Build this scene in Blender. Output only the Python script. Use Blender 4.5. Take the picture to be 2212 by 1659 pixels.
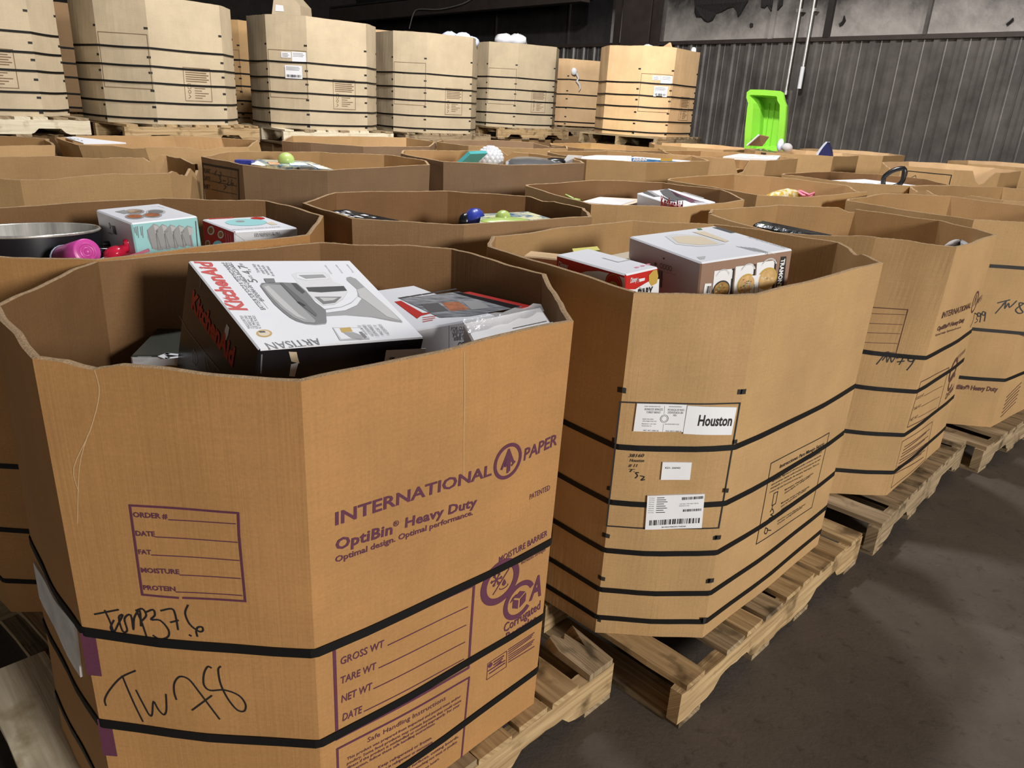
import bpy, math, random
from mathutils import Vector, Matrix
for o in list(bpy.data.objects): bpy.data.objects.remove(o)
SC = bpy.context.scene
COL = SC.collection
# ---------------------------------------------------------------- camera
W, H = 2212.0, 1659.0
F, PITCH, ROLL, CAMH = 1612.43, 0.360682, 0.0565546, 1.5825
def _axes():
    cp, sp, cr, sr = math.cos(PITCH), math.sin(PITCH), math.cos(ROLL), math.sin(ROLL)
    fw = Vector((0, cp, -sp)); rt = Vector((1, 0, 0)); up = Vector((0, sp, cp))
    return cr*rt + sr*up, -sr*rt + cr*up, fw
RT, UP, FW = _axes()
EYE = Vector((0, 0, CAMH))
cam = bpy.data.cameras.new('camera'); camo = bpy.data.objects.new('camera', cam); COL.objects.link(camo)
cam.sensor_fit = 'HORIZONTAL'; cam.sensor_width = 36.0; cam.lens = 36.0*F/W; cam.clip_start = 0.02; cam.clip_end = 100
camo.matrix_world = Matrix(((RT.x, UP.x, -FW.x, EYE.x), (RT.y, UP.y, -FW.y, EYE.y), (RT.z, UP.z, -FW.z, EYE.z), (0, 0, 0, 1)))
SC.camera = camo
# ---------------------------------------------------------------- world, lamps, exposure
SC.view_settings.view_transform = 'Standard'; SC.view_settings.look = 'None'
SC.view_settings.gamma = 1.0; SC.view_settings.use_curve_mapping = False
SC.view_settings.exposure = 0.0
wd = bpy.data.worlds.new('world'); SC.world = wd; wd.use_nodes = True
wd.node_tree.nodes['Background'].inputs[0].default_value = (1.0, 0.92, 0.82, 1)
wd.node_tree.nodes['Background'].inputs[1].default_value = 0.65
def lamp(name, loc, power, size, col, target=None):
    l = bpy.data.lights.new(name, 'AREA'); l.shape = 'DISK'; l.size = size; l.energy = power; l.color = col
    o = bpy.data.objects.new(name, l); COL.objects.link(o); o.location = loc
    d = Vector(target if target else (loc[0], loc[1], 0)) - Vector(loc)
    o.rotation_euler = d.to_track_quat('-Z', 'Y').to_euler()
    return o
lamp('high_bay_light', (0.5, 5.7, 6.0), 520, 0.4, (1.0, 0.97, 0.93), (0.9, 10.0, 1.8))
lamp('high_bay_light', (-0.8, 4.0, 6.0), 210, 0.5, (0.97, 0.98, 1.0))
lamp('high_bay_light', (7.0, -5.5, 3.7), 1040, 1.6, (1.0, 0.965, 0.90), (1.8, 3.3, 0.8))
# ---------------------------------------------------------------- photogrammetry helpers: a sight line of the photograph met with a plane of the place
def ray(px, py): return (RT*((px-W/2)/F) - UP*((py-H/2)/F) + FW)
def at(px, py, z):
    d = ray(px, py); return EYE + d*((z-CAMH)/d.z)
def onp(px, py, P, n):
    d = ray(px, py); return EYE + d*(((P-EYE).dot(n))/d.dot(n))
def crop(s, ox, oy): return lambda x, y: (ox+s*x, oy+s*y)
rnd = random.Random(7)
def rotz(a, v): return Vector((v[0]*math.cos(a)-v[1]*math.sin(a), v[0]*math.sin(a)+v[1]*math.cos(a), v[2] if len(v) > 2 else 0))
# ---------------------------------------------------------------- materials (all procedural)
MATS = {}
def mat(name, col, rough=0.6, metal=0.0, spec=0.5, var=0.0, scale=8.0, bump=0.0, bscale=60.0, coords='Object', stretch=(1, 1, 1), col2=None, trans=0.0, alpha=1.0, thr=None):
    m = bpy.data.materials.new(name); m.use_nodes = True; nt = m.node_tree; N = nt.nodes; L = nt.links
    b = N['Principled BSDF']; b.inputs['Roughness'].default_value = rough; b.inputs['Metallic'].default_value = metal
    b.inputs['Specular IOR Level'].default_value = spec; b.inputs['Base Color'].default_value = (*col, 1)
    if trans: b.inputs['Transmission Weight'].default_value = trans
    if alpha < 1: b.inputs['Alpha'].default_value = alpha
    if var or bump or col2:
        tc = N.new('ShaderNodeTexCoord'); mp = N.new('ShaderNodeMapping'); mp.inputs['Scale'].default_value = stretch
        L.new(tc.outputs[coords], mp.inputs[0])
    if var or col2:
        nz = N.new('ShaderNodeTexNoise'); nz.inputs['Scale'].default_value = scale; nz.inputs['Detail'].default_value = 8; nz.inputs['Roughness'].default_value = 0.65
        L.new(mp.outputs[0], nz.inputs['Vector'])
        cr = N.new('ShaderNodeValToRGB')
        a, z = thr if thr else (0.3, 0.7)
        cr.color_ramp.elements[0].position = a; cr.color_ramp.elements[1].position = z
        c1 = tuple(max(0, c*(1-var)) for c in col); c2 = col2 if col2 else tuple(min(1, c*(1+var)) for c in col)
        cr.color_ramp.elements[0].color = (*c1, 1); cr.color_ramp.elements[1].color = (*c2, 1)
        L.new(nz.outputs['Fac'], cr.inputs[0]); L.new(cr.outputs[0], b.inputs['Base Color'])
    if bump:
        n2 = N.new('ShaderNodeTexNoise'); n2.inputs['Scale'].default_value = bscale; n2.inputs['Detail'].default_value = 5
        L.new(mp.outputs[0], n2.inputs['Vector'])
        bp = N.new('ShaderNodeBump'); bp.inputs['Strength'].default_value = bump; bp.inputs['Distance'].default_value = 0.01
        L.new(n2.outputs['Fac'], bp.inputs['Height']); L.new(bp.outputs[0], b.inputs['Normal'])
    MATS[name] = m; return m
def cardboard(name, col, flute=0.03):
    """kraft liner: fine fibres, cloudy tone, faint vertical flutes (UV in metres: u along the wall, v up)"""
    m = bpy.data.materials.new(name); m.use_nodes = True; nt = m.node_tree; N = nt.nodes; L = nt.links
    b = N['Principled BSDF']; b.inputs['Roughness'].default_value = 0.72; b.inputs['Specular IOR Level'].default_value = 0.25
    uv = N.new('ShaderNodeUVMap')
    def noise(sx, sy, sc, det=4):
        mp = N.new('ShaderNodeMapping'); mp.inputs['Scale'].default_value = (sx, sy, 1); L.new(uv.outputs[0], mp.inputs[0])
        nz = N.new('ShaderNodeTexNoise'); nz.inputs['Scale'].default_value = sc; nz.inputs['Detail'].default_value = det; nz.inputs['Roughness'].default_value = 0.6
        L.new(mp.outputs[0], nz.inputs['Vector']); return nz.outputs['Fac']
    def mixc(fac, a, c, s=1.0):
        mr = N.new('ShaderNodeMapRange'); mr.inputs[1].default_value = 0.3; mr.inputs[2].default_value = 0.7; mr.inputs[3].default_value = 1-s; mr.inputs[4].default_value = 1+s
        L.new(fac, mr.inputs[0])
        mm = N.new('ShaderNodeMix'); mm.data_type = 'RGBA'; mm.blend_type = 'MULTIPLY'; mm.inputs[0].default_value = 1
        L.new(a, mm.inputs[6]); L.new(mr.outputs[0], mm.inputs[7]); return mm.outputs[2]
    rgb = N.new('ShaderNodeRGB'); rgb.outputs[0].default_value = (*col, 1); c = rgb.outputs[0]
    c = mixc(noise(1, 1, 4.0, 6), c, None, 0.10)
    c = mixc(noise(1, 1, 160.0, 2), c, None, 0.06)
    c = mixc(noise(120, 1.5, 1.6, 2), c, None, flute)
    c = mixc(noise(3, 60, 3.0, 2), c, None, 0.025)
    L.new(c, b.inputs['Base Color'])
    bp = N.new('ShaderNodeBump'); bp.inputs['Strength'].default_value = 0.18; bp.inputs['Distance'].default_value = 0.004
    L.new(noise(90, 1, 1.6, 3), bp.inputs['Height']); L.new(bp.outputs[0], b.inputs['Normal'])
    MATS[name] = m; return m
cardboard('kraft_amber', (0.385, 0.200, 0.074))
cardboard('kraft_tan', (0.415, 0.258, 0.118))
cardboard('kraft_pale', (0.475, 0.385, 0.262))
cardboard('kraft_brown', (0.250, 0.150, 0.073))  # darker board, partly the second row's dimmer light put into the colour
cardboard('kraft_rose', (0.255, 0.160, 0.092))  # darkened too: weaker light on the rear rows is in this colour
cardboard('kraft_inside', (0.205, 0.108, 0.046))  # darker liner; shade inside the second-row bins is partly in its colour
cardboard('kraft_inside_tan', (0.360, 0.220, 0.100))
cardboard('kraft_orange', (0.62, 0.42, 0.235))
mat('raw_edge', (0.36, 0.235, 0.125), 0.9, var=0.3, scale=220, bump=0.5, bscale=300)
mat('torn_paper', (0.66, 0.53, 0.36), 0.9, var=0.2, scale=40, bump=0.4, bscale=60)
mat('ink_plum', (0.095, 0.022, 0.050), 0.75, var=0.15, scale=200)
mat('ink_brown', (0.085, 0.032, 0.022), 0.75, var=0.15, scale=200)
mat('ink_black', (0.012, 0.010, 0.009), 0.7)
mat('ink_faded', (0.16, 0.095, 0.05), 0.8)
mat('marker', (0.012, 0.011, 0.012), 0.55)
mat('crease', (0.56, 0.37, 0.19), 0.8)
mat('strap_black', (0.006, 0.0055, 0.0055), 0.55, spec=0.25, bump=0.15, bscale=500)
mat('paper_white', (0.74, 0.75, 0.79), 0.55, var=0.03)
mat('paper_grey', (0.68, 0.66, 0.64), 0.7, var=0.2, scale=12)
mat('board_white', (0.74, 0.75, 0.80), 0.42, var=0.025, scale=5)
mat('board_lilac', (0.50, 0.47, 0.52), 0.5, var=0.05, scale=6)
mat('gloss_black', (0.012, 0.012, 0.016), 0.24, var=0.3, scale=6, bump=0.06, bscale=20)
mat('gloss_red', (0.50, 0.022, 0.018), 0.35, var=0.05)
mat('red', (0.55, 0.03, 0.022), 0.45)
mat('aqua', (0.34, 0.66, 0.68), 0.4, var=0.03)
mat('teal', (0.05, 0.30, 0.31), 0.5, var=0.1)
mat('mocha', (0.27, 0.165, 0.115), 0.45, var=0.05)
mat('g15', (0.035, 0.035, 0.038), 0.4); mat('g25', (0.09, 0.09, 0.095), 0.4); mat('g40', (0.19, 0.19, 0.20), 0.35)
mat('g55', (0.34, 0.34, 0.35), 0.35); mat('g70', (0.52, 0.52, 0.53), 0.35); mat('g85', (0.68, 0.68, 0.70), 0.4)
mat('gold', (0.50, 0.33, 0.07), 0.4); mat('cream', (0.66, 0.56, 0.42), 0.5); mat('rust', (0.36, 0.11, 0.035), 0.5, var=0.5, scale=60)
mat('stew', (0.33, 0.12, 0.03), 0.5, col2=(0.55, 0.36, 0.10), var=0.5, scale=70)
mat('soup', (0.55, 0.36, 0.15), 0.5, var=0.25, scale=40); mat('leaf', (0.05, 0.16, 0.03), 0.5, var=0.5, scale=60)
mat('oven_photo', (0.05, 0.05, 0.06), 0.35, col2=(0.42, 0.44, 0.48), var=0.3, scale=22, stretch=(1, 3, 1))
mat('food_photo', (0.10, 0.07, 0.06), 0.4, col2=(0.70, 0.50, 0.35), var=0.3, scale=30)
mat('toy_photo', (0.06, 0.22, 0.45), 0.35, col2=(0.75, 0.72, 0.45), var=0.4, scale=16, thr=(0.42, 0.58))
mat('toy_orange', (0.70, 0.24, 0.06), 0.4, col2=(0.80, 0.66, 0.45), var=0.3, scale=22)
mat('toy_green', (0.42, 0.55, 0.16), 0.3, var=0.1); mat('toy_blue', (0.03, 0.05, 0.35), 0.35, var=0.3, scale=60)
mat('game_blue', (0.03, 0.13, 0.40), 0.4, col2=(0.10, 0.35, 0.70), var=0.3, scale=15)
mat('magenta', (0.60, 0.07, 0.36), 0.35); mat('toy_red', (0.62, 0.02, 0.06), 0.2); mat('pink', (0.75, 0.22, 0.33), 0.5)
mat('yellow_bag', (0.72, 0.46, 0.05), 0.35, col2=(0.70, 0.68, 0.55), var=0.3, scale=24, thr=(0.45, 0.6))
mat('foam_yellow', (0.72, 0.66, 0.16), 0.6, var=0.06)
mat('steel', (0.66, 0.63, 0.58), 0.28, metal=0.62, var=0.45, scale=26, stretch=(1, 1, 0.05))  # vertical colour streaks stand in for lamps reflected in the pot
mat('chrome', (0.62, 0.62, 0.64), 0.25, metal=0.9)
mat('pot_black', (0.010, 0.010, 0.015), 0.3)
mat('plastic_black', (0.010, 0.010, 0.012), 0.25)
mat('wrap_black', (0.012, 0.012, 0.013), 0.16, bump=0.5, bscale=16)
mat('cloth_grey', (0.46, 0.44, 0.45), 0.8, var=0.1); mat('film', (0.80, 0.80, 0.84), 0.12, bump=0.3, bscale=30, alpha=0.38)
mat('bubble', (0.66, 0.70, 0.74), 0.15)
mat('blue_white', (0.55, 0.62, 0.80), 0.4, var=0.3, scale=20)
mat('navy', (0.012, 0.018, 0.12), 0.6, var=0.2); mat('ice_blue', (0.62, 0.70, 0.90), 0.5)
mat('orange_glow', (0.80, 0.30, 0.03), 0.4, col2=(0.85, 0.55, 0.10), var=0.2, scale=10)
mat('lime', (0.25, 0.63, 0.055), 0.38, var=0.03)
mat('conduit', (0.50, 0.49, 0.47), 0.35, metal=0.7, var=0.3, scale=6)
mat('olive_dark', (0.035, 0.038, 0.028), 0.4)
def wood(name, c1, c2, grey=None):
    m = bpy.data.materials.new(name); m.use_nodes = True; nt = m.node_tree; N = nt.nodes; L = nt.links
    b = N['Principled BSDF']; b.inputs['Roughness'].default_value = 0.8; b.inputs['Specular IOR Level'].default_value = 0.2
    uv = N.new('ShaderNodeUVMap'); oi = N.new('ShaderNodeObjectInfo')
    ad = N.new('ShaderNodeVectorMath'); ad.operation = 'ADD'; L.new(uv.outputs[0], ad.inputs[0])
    sc = N.new('ShaderNodeVectorMath'); sc.operation = 'SCALE'; sc.inputs[0].default_value = (7, 13, 5); L.new(oi.outputs['Random'], sc.inputs['Scale']); L.new(sc.outputs[0], ad.inputs[1])
    mp = N.new('ShaderNodeMapping'); mp.inputs['Scale'].default_value = (2.0, 45, 1); L.new(ad.outputs[0], mp.inputs[0])
    nz = N.new('ShaderNodeTexNoise'); nz.inputs['Scale'].default_value = 1.6; nz.inputs['Detail'].default_value = 6; nz.inputs['Distortion'].default_value = 0.6; L.new(mp.outputs[0], nz.inputs['Vector'])
    cr = N.new('ShaderNodeValToRGB'); cr.color_ramp.elements[0].position = 0.32; cr.color_ramp.elements[1].position = 0.66
    cr.color_ramp.elements[0].color = (*c1, 1); cr.color_ramp.elements[1].color = (*c2, 1); L.new(nz.outputs['Fac'], cr.inputs[0])
    out = cr.outputs[0]
    n2 = N.new('ShaderNodeTexNoise'); n2.inputs['Scale'].default_value = 9; n2.inputs['Detail'].default_value = 5; L.new(ad.outputs[0], n2.inputs['Vector'])
    c2r = N.new('ShaderNodeValToRGB'); c2r.color_ramp.elements[0].position = 0.56; c2r.color_ramp.elements[1].position = 0.70
    mm = N.new('ShaderNodeMix'); mm.data_type = 'RGBA'; L.new(n2.outputs['Fac'], c2r.inputs[0]); L.new(c2r.outputs[0], mm.inputs[0]); L.new(out, mm.inputs[6])
    g = grey if grey else tuple(c*0.45 for c in c1); mm.inputs[7].default_value = (*g, 1); L.new(mm.outputs[2], b.inputs['Base Color'])
    bp = N.new('ShaderNodeBump'); bp.inputs['Strength'].default_value = 0.5; bp.inputs['Distance'].default_value = 0.004; L.new(nz.outputs['Fac'], bp.inputs['Height']); L.new(bp.outputs[0], b.inputs['Normal'])
    MATS[name] = m
wood('pallet_wood', (0.29, 0.185, 0.088), (0.50, 0.355, 0.19))
wood('pallet_wood_weathered', (0.19, 0.135, 0.078), (0.38, 0.285, 0.175))
wood('pallet_wood_pale', (0.56, 0.47, 0.33), (0.74, 0.66, 0.50), (0.40, 0.31, 0.19))
# ---------------------------------------------------------------- mesh builder
class MB:
    def __init__(s): s.v = []; s.f = []; s.m = []; s.uv = []; s.sm = []
    def add(s, vs, fs, m, uvs=None, smooth=False):
        o = len(s.v); s.v += [Vector(p) for p in vs]
        for i, f in enumerate(fs):
            s.f.append([o+j for j in f]); s.m.append(m); s.sm.append(smooth)
            if uvs is None: s.uv.append([(s.v[o+j].x+s.v[o+j].y, s.v[o+j].z) for j in f])
            else: s.uv.append([uvs[j] for j in f])
    def quad(s, a, b, c, d, m): s.add([a, b, c, d], [(0, 1, 2, 3)], m)
    def hexa(s, P, m, uvs=None):
        """P: 4 bottom then 4 top corners"""
        s.add(P, [(3, 2, 1, 0), (4, 5, 6, 7), (0, 1, 5, 4), (1, 2, 6, 5), (2, 3, 7, 6), (3, 0, 4, 7)], m, uvs)
    def box(s, c, x, y, z, m):
        """c centre, x y z half-extent vectors"""
        c, x, y, z = Vector(c), Vector(x), Vector(y), Vector(z)
        s.hexa([c-x-y-z, c+x-y-z, c+x+y-z, c-x+y-z, c-x-y+z, c+x-y+z, c+x+y+z, c-x+y+z], m)
    def tube(s, pts, r, m, n=8, closed=False, cap=True):
        pts = [Vector(p) for p in pts]; N = len(pts); vs = []; fs = []
        rs = r if isinstance(r, (list, tuple)) else [r]*N
        prev = None
        for i, p in enumerate(pts):
            a = pts[(i-1) % N] if (closed or i > 0) else p; b = pts[(i+1) % N] if (closed or i < N-1) else p
            t = (b-a).normalized()
            u = (prev - t*prev.dot(t)).normalized() if prev and (prev - t*prev.dot(t)).length > 1e-4 else t.orthogonal().normalized()
            prev = u; w = t.cross(u)
            vs += [p + (u*math.cos(2*math.pi*k/n) + w*math.sin(2*math.pi*k/n))*rs[i] for k in range(n)]
        for i in range(N if closed else N-1):
            j = (i+1) % N
            fs += [(i*n+k, i*n+(k+1) % n, j*n+(k+1) % n, j*n+k) for k in range(n)]
        s.add(vs, fs, m, smooth=True)
        if cap and not closed:
            s.add(vs[:n], [tuple(range(n-1, -1, -1))], m); s.add(vs[-n:], [tuple(range(n))], m)
    def lathe(s, c, axis, prof, m, n=32, ref=None):
        """prof: (radius, distance along axis)"""
        c = Vector(c); a = Vector(axis).normalized(); u = a.orthogonal().normalized() if ref is None else Vector(ref); w = a.cross(u)
        vs = [c + a*h + (u*math.cos(2*math.pi*k/n)+w*math.sin(2*math.pi*k/n))*r for r, h in prof for k in range(n)]
        fs = [(i*n+k, i*n+(k+1) % n, (i+1)*n+(k+1) % n, (i+1)*n+k) for i in range(len(prof)-1) for k in range(n)]
        s.add(vs, fs, m, smooth=True)
    def blob(s, c, x, y, z, m, n=12, k=8, rough=0.0, seed=1):
        r = random.Random(seed); c, x, y, z = map(Vector, (c, x, y, z)); vs = [c-z]
        for i in range(1, k):
            t = math.pi*i/k
            for j in range(n):
                p = 2*math.pi*j/n; q = 1+r.uniform(-rough, rough)
                vs.append(c + (x*math.cos(p)+y*math.sin(p))*math.sin(t)*q - z*math.cos(t)*q)
        vs.append(c+z); L = len(vs)-1
        fs = [(0, 1+(j+1) % n, 1+j) for j in range(n)]
        for i in range(k-2):
            fs += [(1+i*n+j, 1+i*n+(j+1) % n, 1+(i+1)*n+(j+1) % n, 1+(i+1)*n+j) for j in range(n)]
        fs += [(L, 1+(k-2)*n+j, 1+(k-2)*n+(j+1) % n) for j in range(n)]
        s.add(vs, fs, m, smooth=True)
    def build(s, name, parent=None, origin=None):
        me = bpy.data.meshes.new(name)
        if parent is not None: org = parent_world(parent)
        elif origin is not None: org = Vector(origin)
        else:
            zs = min(p.z for p in s.v); cx = sum(p.x for p in s.v)/len(s.v); cy = sum(p.y for p in s.v)/len(s.v); org = Vector((cx, cy, zs))
        me.from_pydata([p-org for p in s.v], [], s.f)
        names = []
        for m in s.m:
            if m not in names: names.append(m)
        for m in names: me.materials.append(MATS[m])
        me.polygons.foreach_set('material_index', [names.index(m) for m in s.m])
        me.polygons.foreach_set('use_smooth', s.sm)
        ul = me.uv_layers.new(name='UVMap'); flat = []
        for u in s.uv:
            for a in u: flat += [a[0], a[1]]
        ul.data.foreach_set('uv', flat)
        me.update(); ob = bpy.data.objects.new(name, me); COL.objects.link(ob)
        if parent is not None: ob.parent = parent
        else: ob.location = org
        WORLD[ob.name] = org
        return ob
WORLD = {}
def parent_world(o): return WORLD[o.name]
def empty(name, loc):
    o = bpy.data.objects.new(name, None); COL.objects.link(o); o.location = loc; o.empty_display_size = 0.1; WORLD[o.name] = Vector(loc); return o
def tag(o, label, cat, group=None):
    o['label'] = label; o['category'] = cat
    if group: o['group'] = group
    return o
def struct(o): o['kind'] = 'structure'; return o
# ---------------------------------------------------------------- lettering
_tc = {}
def glyphs(body, bold=0.0, shear=0.0, spacing=1.0):
    key = (body, bold, shear, spacing)
    if key in _tc: return _tc[key]
    cu = bpy.data.curves.new('t', 'FONT'); cu.body = body; cu.size = 1; cu.offset = bold; cu.shear = shear; cu.resolution_u = 2; cu.space_character = spacing; cu.fill_mode = 'FRONT'
    ob = bpy.data.objects.new('t', cu); COL.objects.link(ob); dg = bpy.context.evaluated_depsgraph_get(); dg.update()
    me = ob.evaluated_get(dg).to_mesh()
    vs = [(v.co.x, v.co.y) for v in me.vertices]; fs = [tuple(p.vertices) for p in me.polygons]
    ob.evaluated_get(dg).to_mesh_clear(); bpy.data.objects.remove(ob); bpy.data.curves.remove(cu)
    x0 = min(v[0] for v in vs); x1 = max(v[0] for v in vs)
    vs = [((v[0]-x0)/(x1-x0), v[1]/0.70) for v in vs]       # width -> 1, cap height -> 1
    _tc[key] = (vs, fs); return _tc[key]
def put_text(mb, fn, body, a, b, h, m, bold=0.0, shear=0.0, spacing=1.0):
    """letter between 2-D points a, b of a surface chart fn(x, y) -> 3-D, cap height h; y is 90 degrees left of x"""
    vs, fs = glyphs(body, bold, shear, spacing); ex = (b[0]-a[0], b[1]-a[1]); L = math.hypot(*ex); ux = (ex[0]/L, ex[1]/L); uy = (-ux[1], ux[0])
    pts = [fn(a[0]+ux[0]*L*x+uy[0]*h*y, a[1]+ux[1]*L*x+uy[1]*h*y) for x, y in vs]
    mb.add(pts, fs, m)
def put_poly(mb, fn, pts, m):
    mb.add([fn(*p) for p in pts], [tuple(range(len(pts)))], m)
def put_line(mb, fn, pts, w, m, closed=False, step=0.025):
    P = list(pts) + ([pts[0]] if closed else [])
    for (x0, y0), (x1, y1) in zip(P, P[1:]):
        L = math.hypot(x1-x0, y1-y0)
        if L < 1e-6: continue
        nx, ny = -(y1-y0)/L*w/2, (x1-x0)/L*w/2; ex, ey = (x1-x0)/L*w*0.4, (y1-y0)/L*w*0.4; n = max(1, int(L/step)); vs = []
        for i in range(n+1):
            t = i/n; x = x0+(x1-x0)*t + (ex if i == n else (-ex if i == 0 else 0)); y = y0+(y1-y0)*t + (ey if i == n else (-ey if i == 0 else 0))
            vs += [fn(x+nx, y+ny), fn(x-nx, y-ny)]
        mb.add(vs, [(2*i, 2*i+1, 2*i+3, 2*i+2) for i in range(n)], m)
def ring(c, rx, ry, n=28, a0=0, a1=2*math.pi): return [(c[0]+rx*math.cos(a0+(a1-a0)*i/n), c[1]+ry*math.sin(a0+(a1-a0)*i/n)) for i in range(n+1)]
def smooth_path(p, n=4):
    out = []
    for i in range(len(p)-1):
        p0 = p[max(i-1, 0)]; p1 = p[i]; p2 = p[i+1]; p3 = p[min(i+2, len(p)-1)]
        for k in range(n):
            t = k/n
            out.append(tuple(0.5*((2*p1[j])+(-p0[j]+p2[j])*t+(2*p0[j]-5*p1[j]+4*p2[j]-p3[j])*t*t+(-p0[j]+3*p1[j]-3*p2[j]+p3[j])*t**3) for j in (0, 1)))
    return out + [p[-1]]
def barcode(mb, fn, a, b, h, m, n=34, seed=3):
    r = random.Random(seed); L = math.hypot(b[0]-a[0], b[1]-a[1]); ux = ((b[0]-a[0])/L, (b[1]-a[1])/L); x = 0
    while x < L:
        w = L/n*r.choice((0.4, 0.7, 1.2)); w = min(w, L-x)
        if w <= 0: break
        put_poly(mb, fn, [(a[0]+ux[0]*x-ux[1]*q, a[1]+ux[1]*x+ux[0]*q) if not e else (a[0]+ux[0]*(x+w)-ux[1]*q, a[1]+ux[1]*(x+w)+ux[0]*q) for e, q in ((0, 0), (1, 0), (1, h), (0, h))], m)
        x += w + L/n*r.choice((0.4, 0.6, 1.0))
# ---------------------------------------------------------------- setting
ZT = 2.65                                            # top of the ribbed wainscot
WO = at(1480, 90, ZT); WE = at(2212, 70, ZT)
WD = Vector((WE.x-WO.x, WE.y-WO.y, 0)).normalized()  # along the back wall, towards the right
WN = Vector((WD.y, -WD.x, 0))                        # out of the wall, into the hall
if WN.dot(EYE-WO) < 0: WN = -WN
def wall(s, off, z): return Vector((WO.x, WO.y, 0)) + WD*s + WN*off + Vector((0, 0, z))
def walls(px, py, off=0.0):
    p = onp(px, py, wall(0, off, 0), WN); return (p-Vector((WO.x, WO.y, 0))).dot(WD), p.z
def floor_mat():
    m = bpy.data.materials.new('concrete_floor'); m.use_nodes = True; nt = m.node_tree; N = nt.nodes; L = nt.links; b = N['Principled BSDF']
    tc = N.new('ShaderNodeTexCoord'); b.inputs['Specular IOR Level'].default_value = 0.35
    def nz(scale, det, st=(1, 1, 1), dis=0):
        mp = N.new('ShaderNodeMapping'); mp.inputs['Scale'].default_value = st; L.new(tc.outputs['Object'], mp.inputs[0])
        n = N.new('ShaderNodeTexNoise'); n.inputs['Scale'].default_value = scale; n.inputs['Detail'].default_value = det; n.inputs['Roughness'].default_value = 0.7; n.inputs['Distortion'].default_value = dis
        L.new(mp.outputs[0], n.inputs['Vector']); return n.outputs['Fac']
    def ramp(f, stops):
        r = N.new('ShaderNodeValToRGB'); e = r.color_ramp.elements; e[0].position, e[1].position = stops[0][0], stops[1][0]; e[0].color, e[1].color = (*stops[0][1], 1), (*stops[1][1], 1); L.new(f, r.inputs[0]); return r.outputs[0]
    base = ramp(nz(2.2, 10), [(0.3, (0.070, 0.055, 0.045)), (0.72, (0.116, 0.093, 0.077))])
    spots = ramp(nz(20, 7, (1, 1, 1), .4), [(0.56, (0, 0, 0)), (0.74, (1, 1, 1))])
    m1 = N.new('ShaderNodeMix'); m1.data_type = 'RGBA'; L.new(spots, m1.inputs[0]); L.new(base, m1.inputs[6]); m1.inputs[7].default_value = (0.040, 0.031, 0.026, 1)
    scr = ramp(nz(9, 5, (1, 9, 1), 2.5), [(0.66, (0, 0, 0)), (0.74, (0.8, 0.8, 0.8))])
    m2 = N.new('ShaderNodeMix'); m2.data_type = 'RGBA'; L.new(scr, m2.inputs[0]); L.new(m1.outputs[2], m2.inputs[6]); m2.inputs[7].default_value = (0.19, 0.155, 0.13, 1); L.new(m2.outputs[2], b.inputs['Base Color'])
    rr = N.new('ShaderNodeMapRange'); rr.inputs[3].default_value = 0.55; rr.inputs[4].default_value = 0.85; L.new(nz(7, 6), rr.inputs[0]); L.new(rr.outputs[0], b.inputs['Roughness'])
    bp = N.new('ShaderNodeBump'); bp.inputs['Strength'].default_value = 0.35; bp.inputs['Distance'].default_value = 0.006; L.new(nz(60, 6), bp.inputs['Height']); L.new(bp.outputs[0], b.inputs['Normal'])
    MATS['concrete_floor'] = m
floor_mat()
mat('wall_metal', (0.080, 0.071, 0.067), 0.40, 0.25, 0.5, var=0.30, scale=1.8, bump=0.08, bscale=9, col2=(0.155, 0.141, 0.133))
def soot_mat(name, lo, hi, z0, z1):
    """insulation facing stained by an old fire: soot deepens upwards in ragged patches"""
    m = bpy.data.materials.new(name); m.use_nodes = True; nt = m.node_tree; N = nt.nodes; L = nt.links; b = N['Principled BSDF']; b.inputs['Roughness'].default_value = 0.5
    tc = N.new('ShaderNodeTexCoord'); sx = N.new('ShaderNodeSeparateXYZ'); L.new(tc.outputs['Object'], sx.inputs[0])
    mr = N.new('ShaderNodeMapRange'); mr.inputs[1].default_value = z0; mr.inputs[2].default_value = z1; L.new(sx.outputs['Z'], mr.inputs[0])
    n = N.new('ShaderNodeTexNoise'); n.inputs['Scale'].default_value = 1.7; n.inputs['Detail'].default_value = 9; n.inputs['Roughness'].default_value = 0.65; L.new(tc.outputs['Object'], n.inputs['Vector'])
    a = N.new('ShaderNodeMath'); a.operation = 'MULTIPLY_ADD'; a.inputs[1].default_value = 2.0; a.inputs[2].default_value = -1.0; L.new(n.outputs['Fac'], a.inputs[0])
    s = N.new('ShaderNodeMath'); s.operation = 'ADD'; s.use_clamp = True; L.new(a.outputs[0], s.inputs[0]); L.new(mr.outputs[0], s.inputs[1])
    r = N.new('ShaderNodeValToRGB'); r.color_ramp.elements[0].color = (*lo, 1); r.color_ramp.elements[1].color = (*hi, 1); L.new(s.outputs[0], r.inputs[0]); L.new(r.outputs[0], b.inputs['Base Color'])
    n2 = N.new('ShaderNodeTexNoise'); n2.inputs['Scale'].default_value = 4; n2.inputs['Detail'].default_value = 4; L.new(tc.outputs['Object'], n2.inputs['Vector'])
    bp = N.new('ShaderNodeBump'); bp.inputs['Strength'].default_value = 0.35; bp.inputs['Distance'].default_value = 0.06; L.new(n2.outputs['Fac'], bp.inputs['Height']); L.new(bp.outputs[0], b.inputs['Normal'])
    MATS[name] = m
soot_mat('insulation', (0.33, 0.305, 0.285), (0.035, 0.031, 0.030), 0.02, 0.62)
soot_mat('insulation_burnt', (0.040, 0.036, 0.036), (0.012, 0.011, 0.012), 0.0, 0.6)
mat('char', (0.012, 0.010, 0.010), 0.75, bump=0.8, bscale=30); mat('steel_brown', (0.050, 0.038, 0.034), 0.5, 0.2, var=0.2, scale=5)
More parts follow.
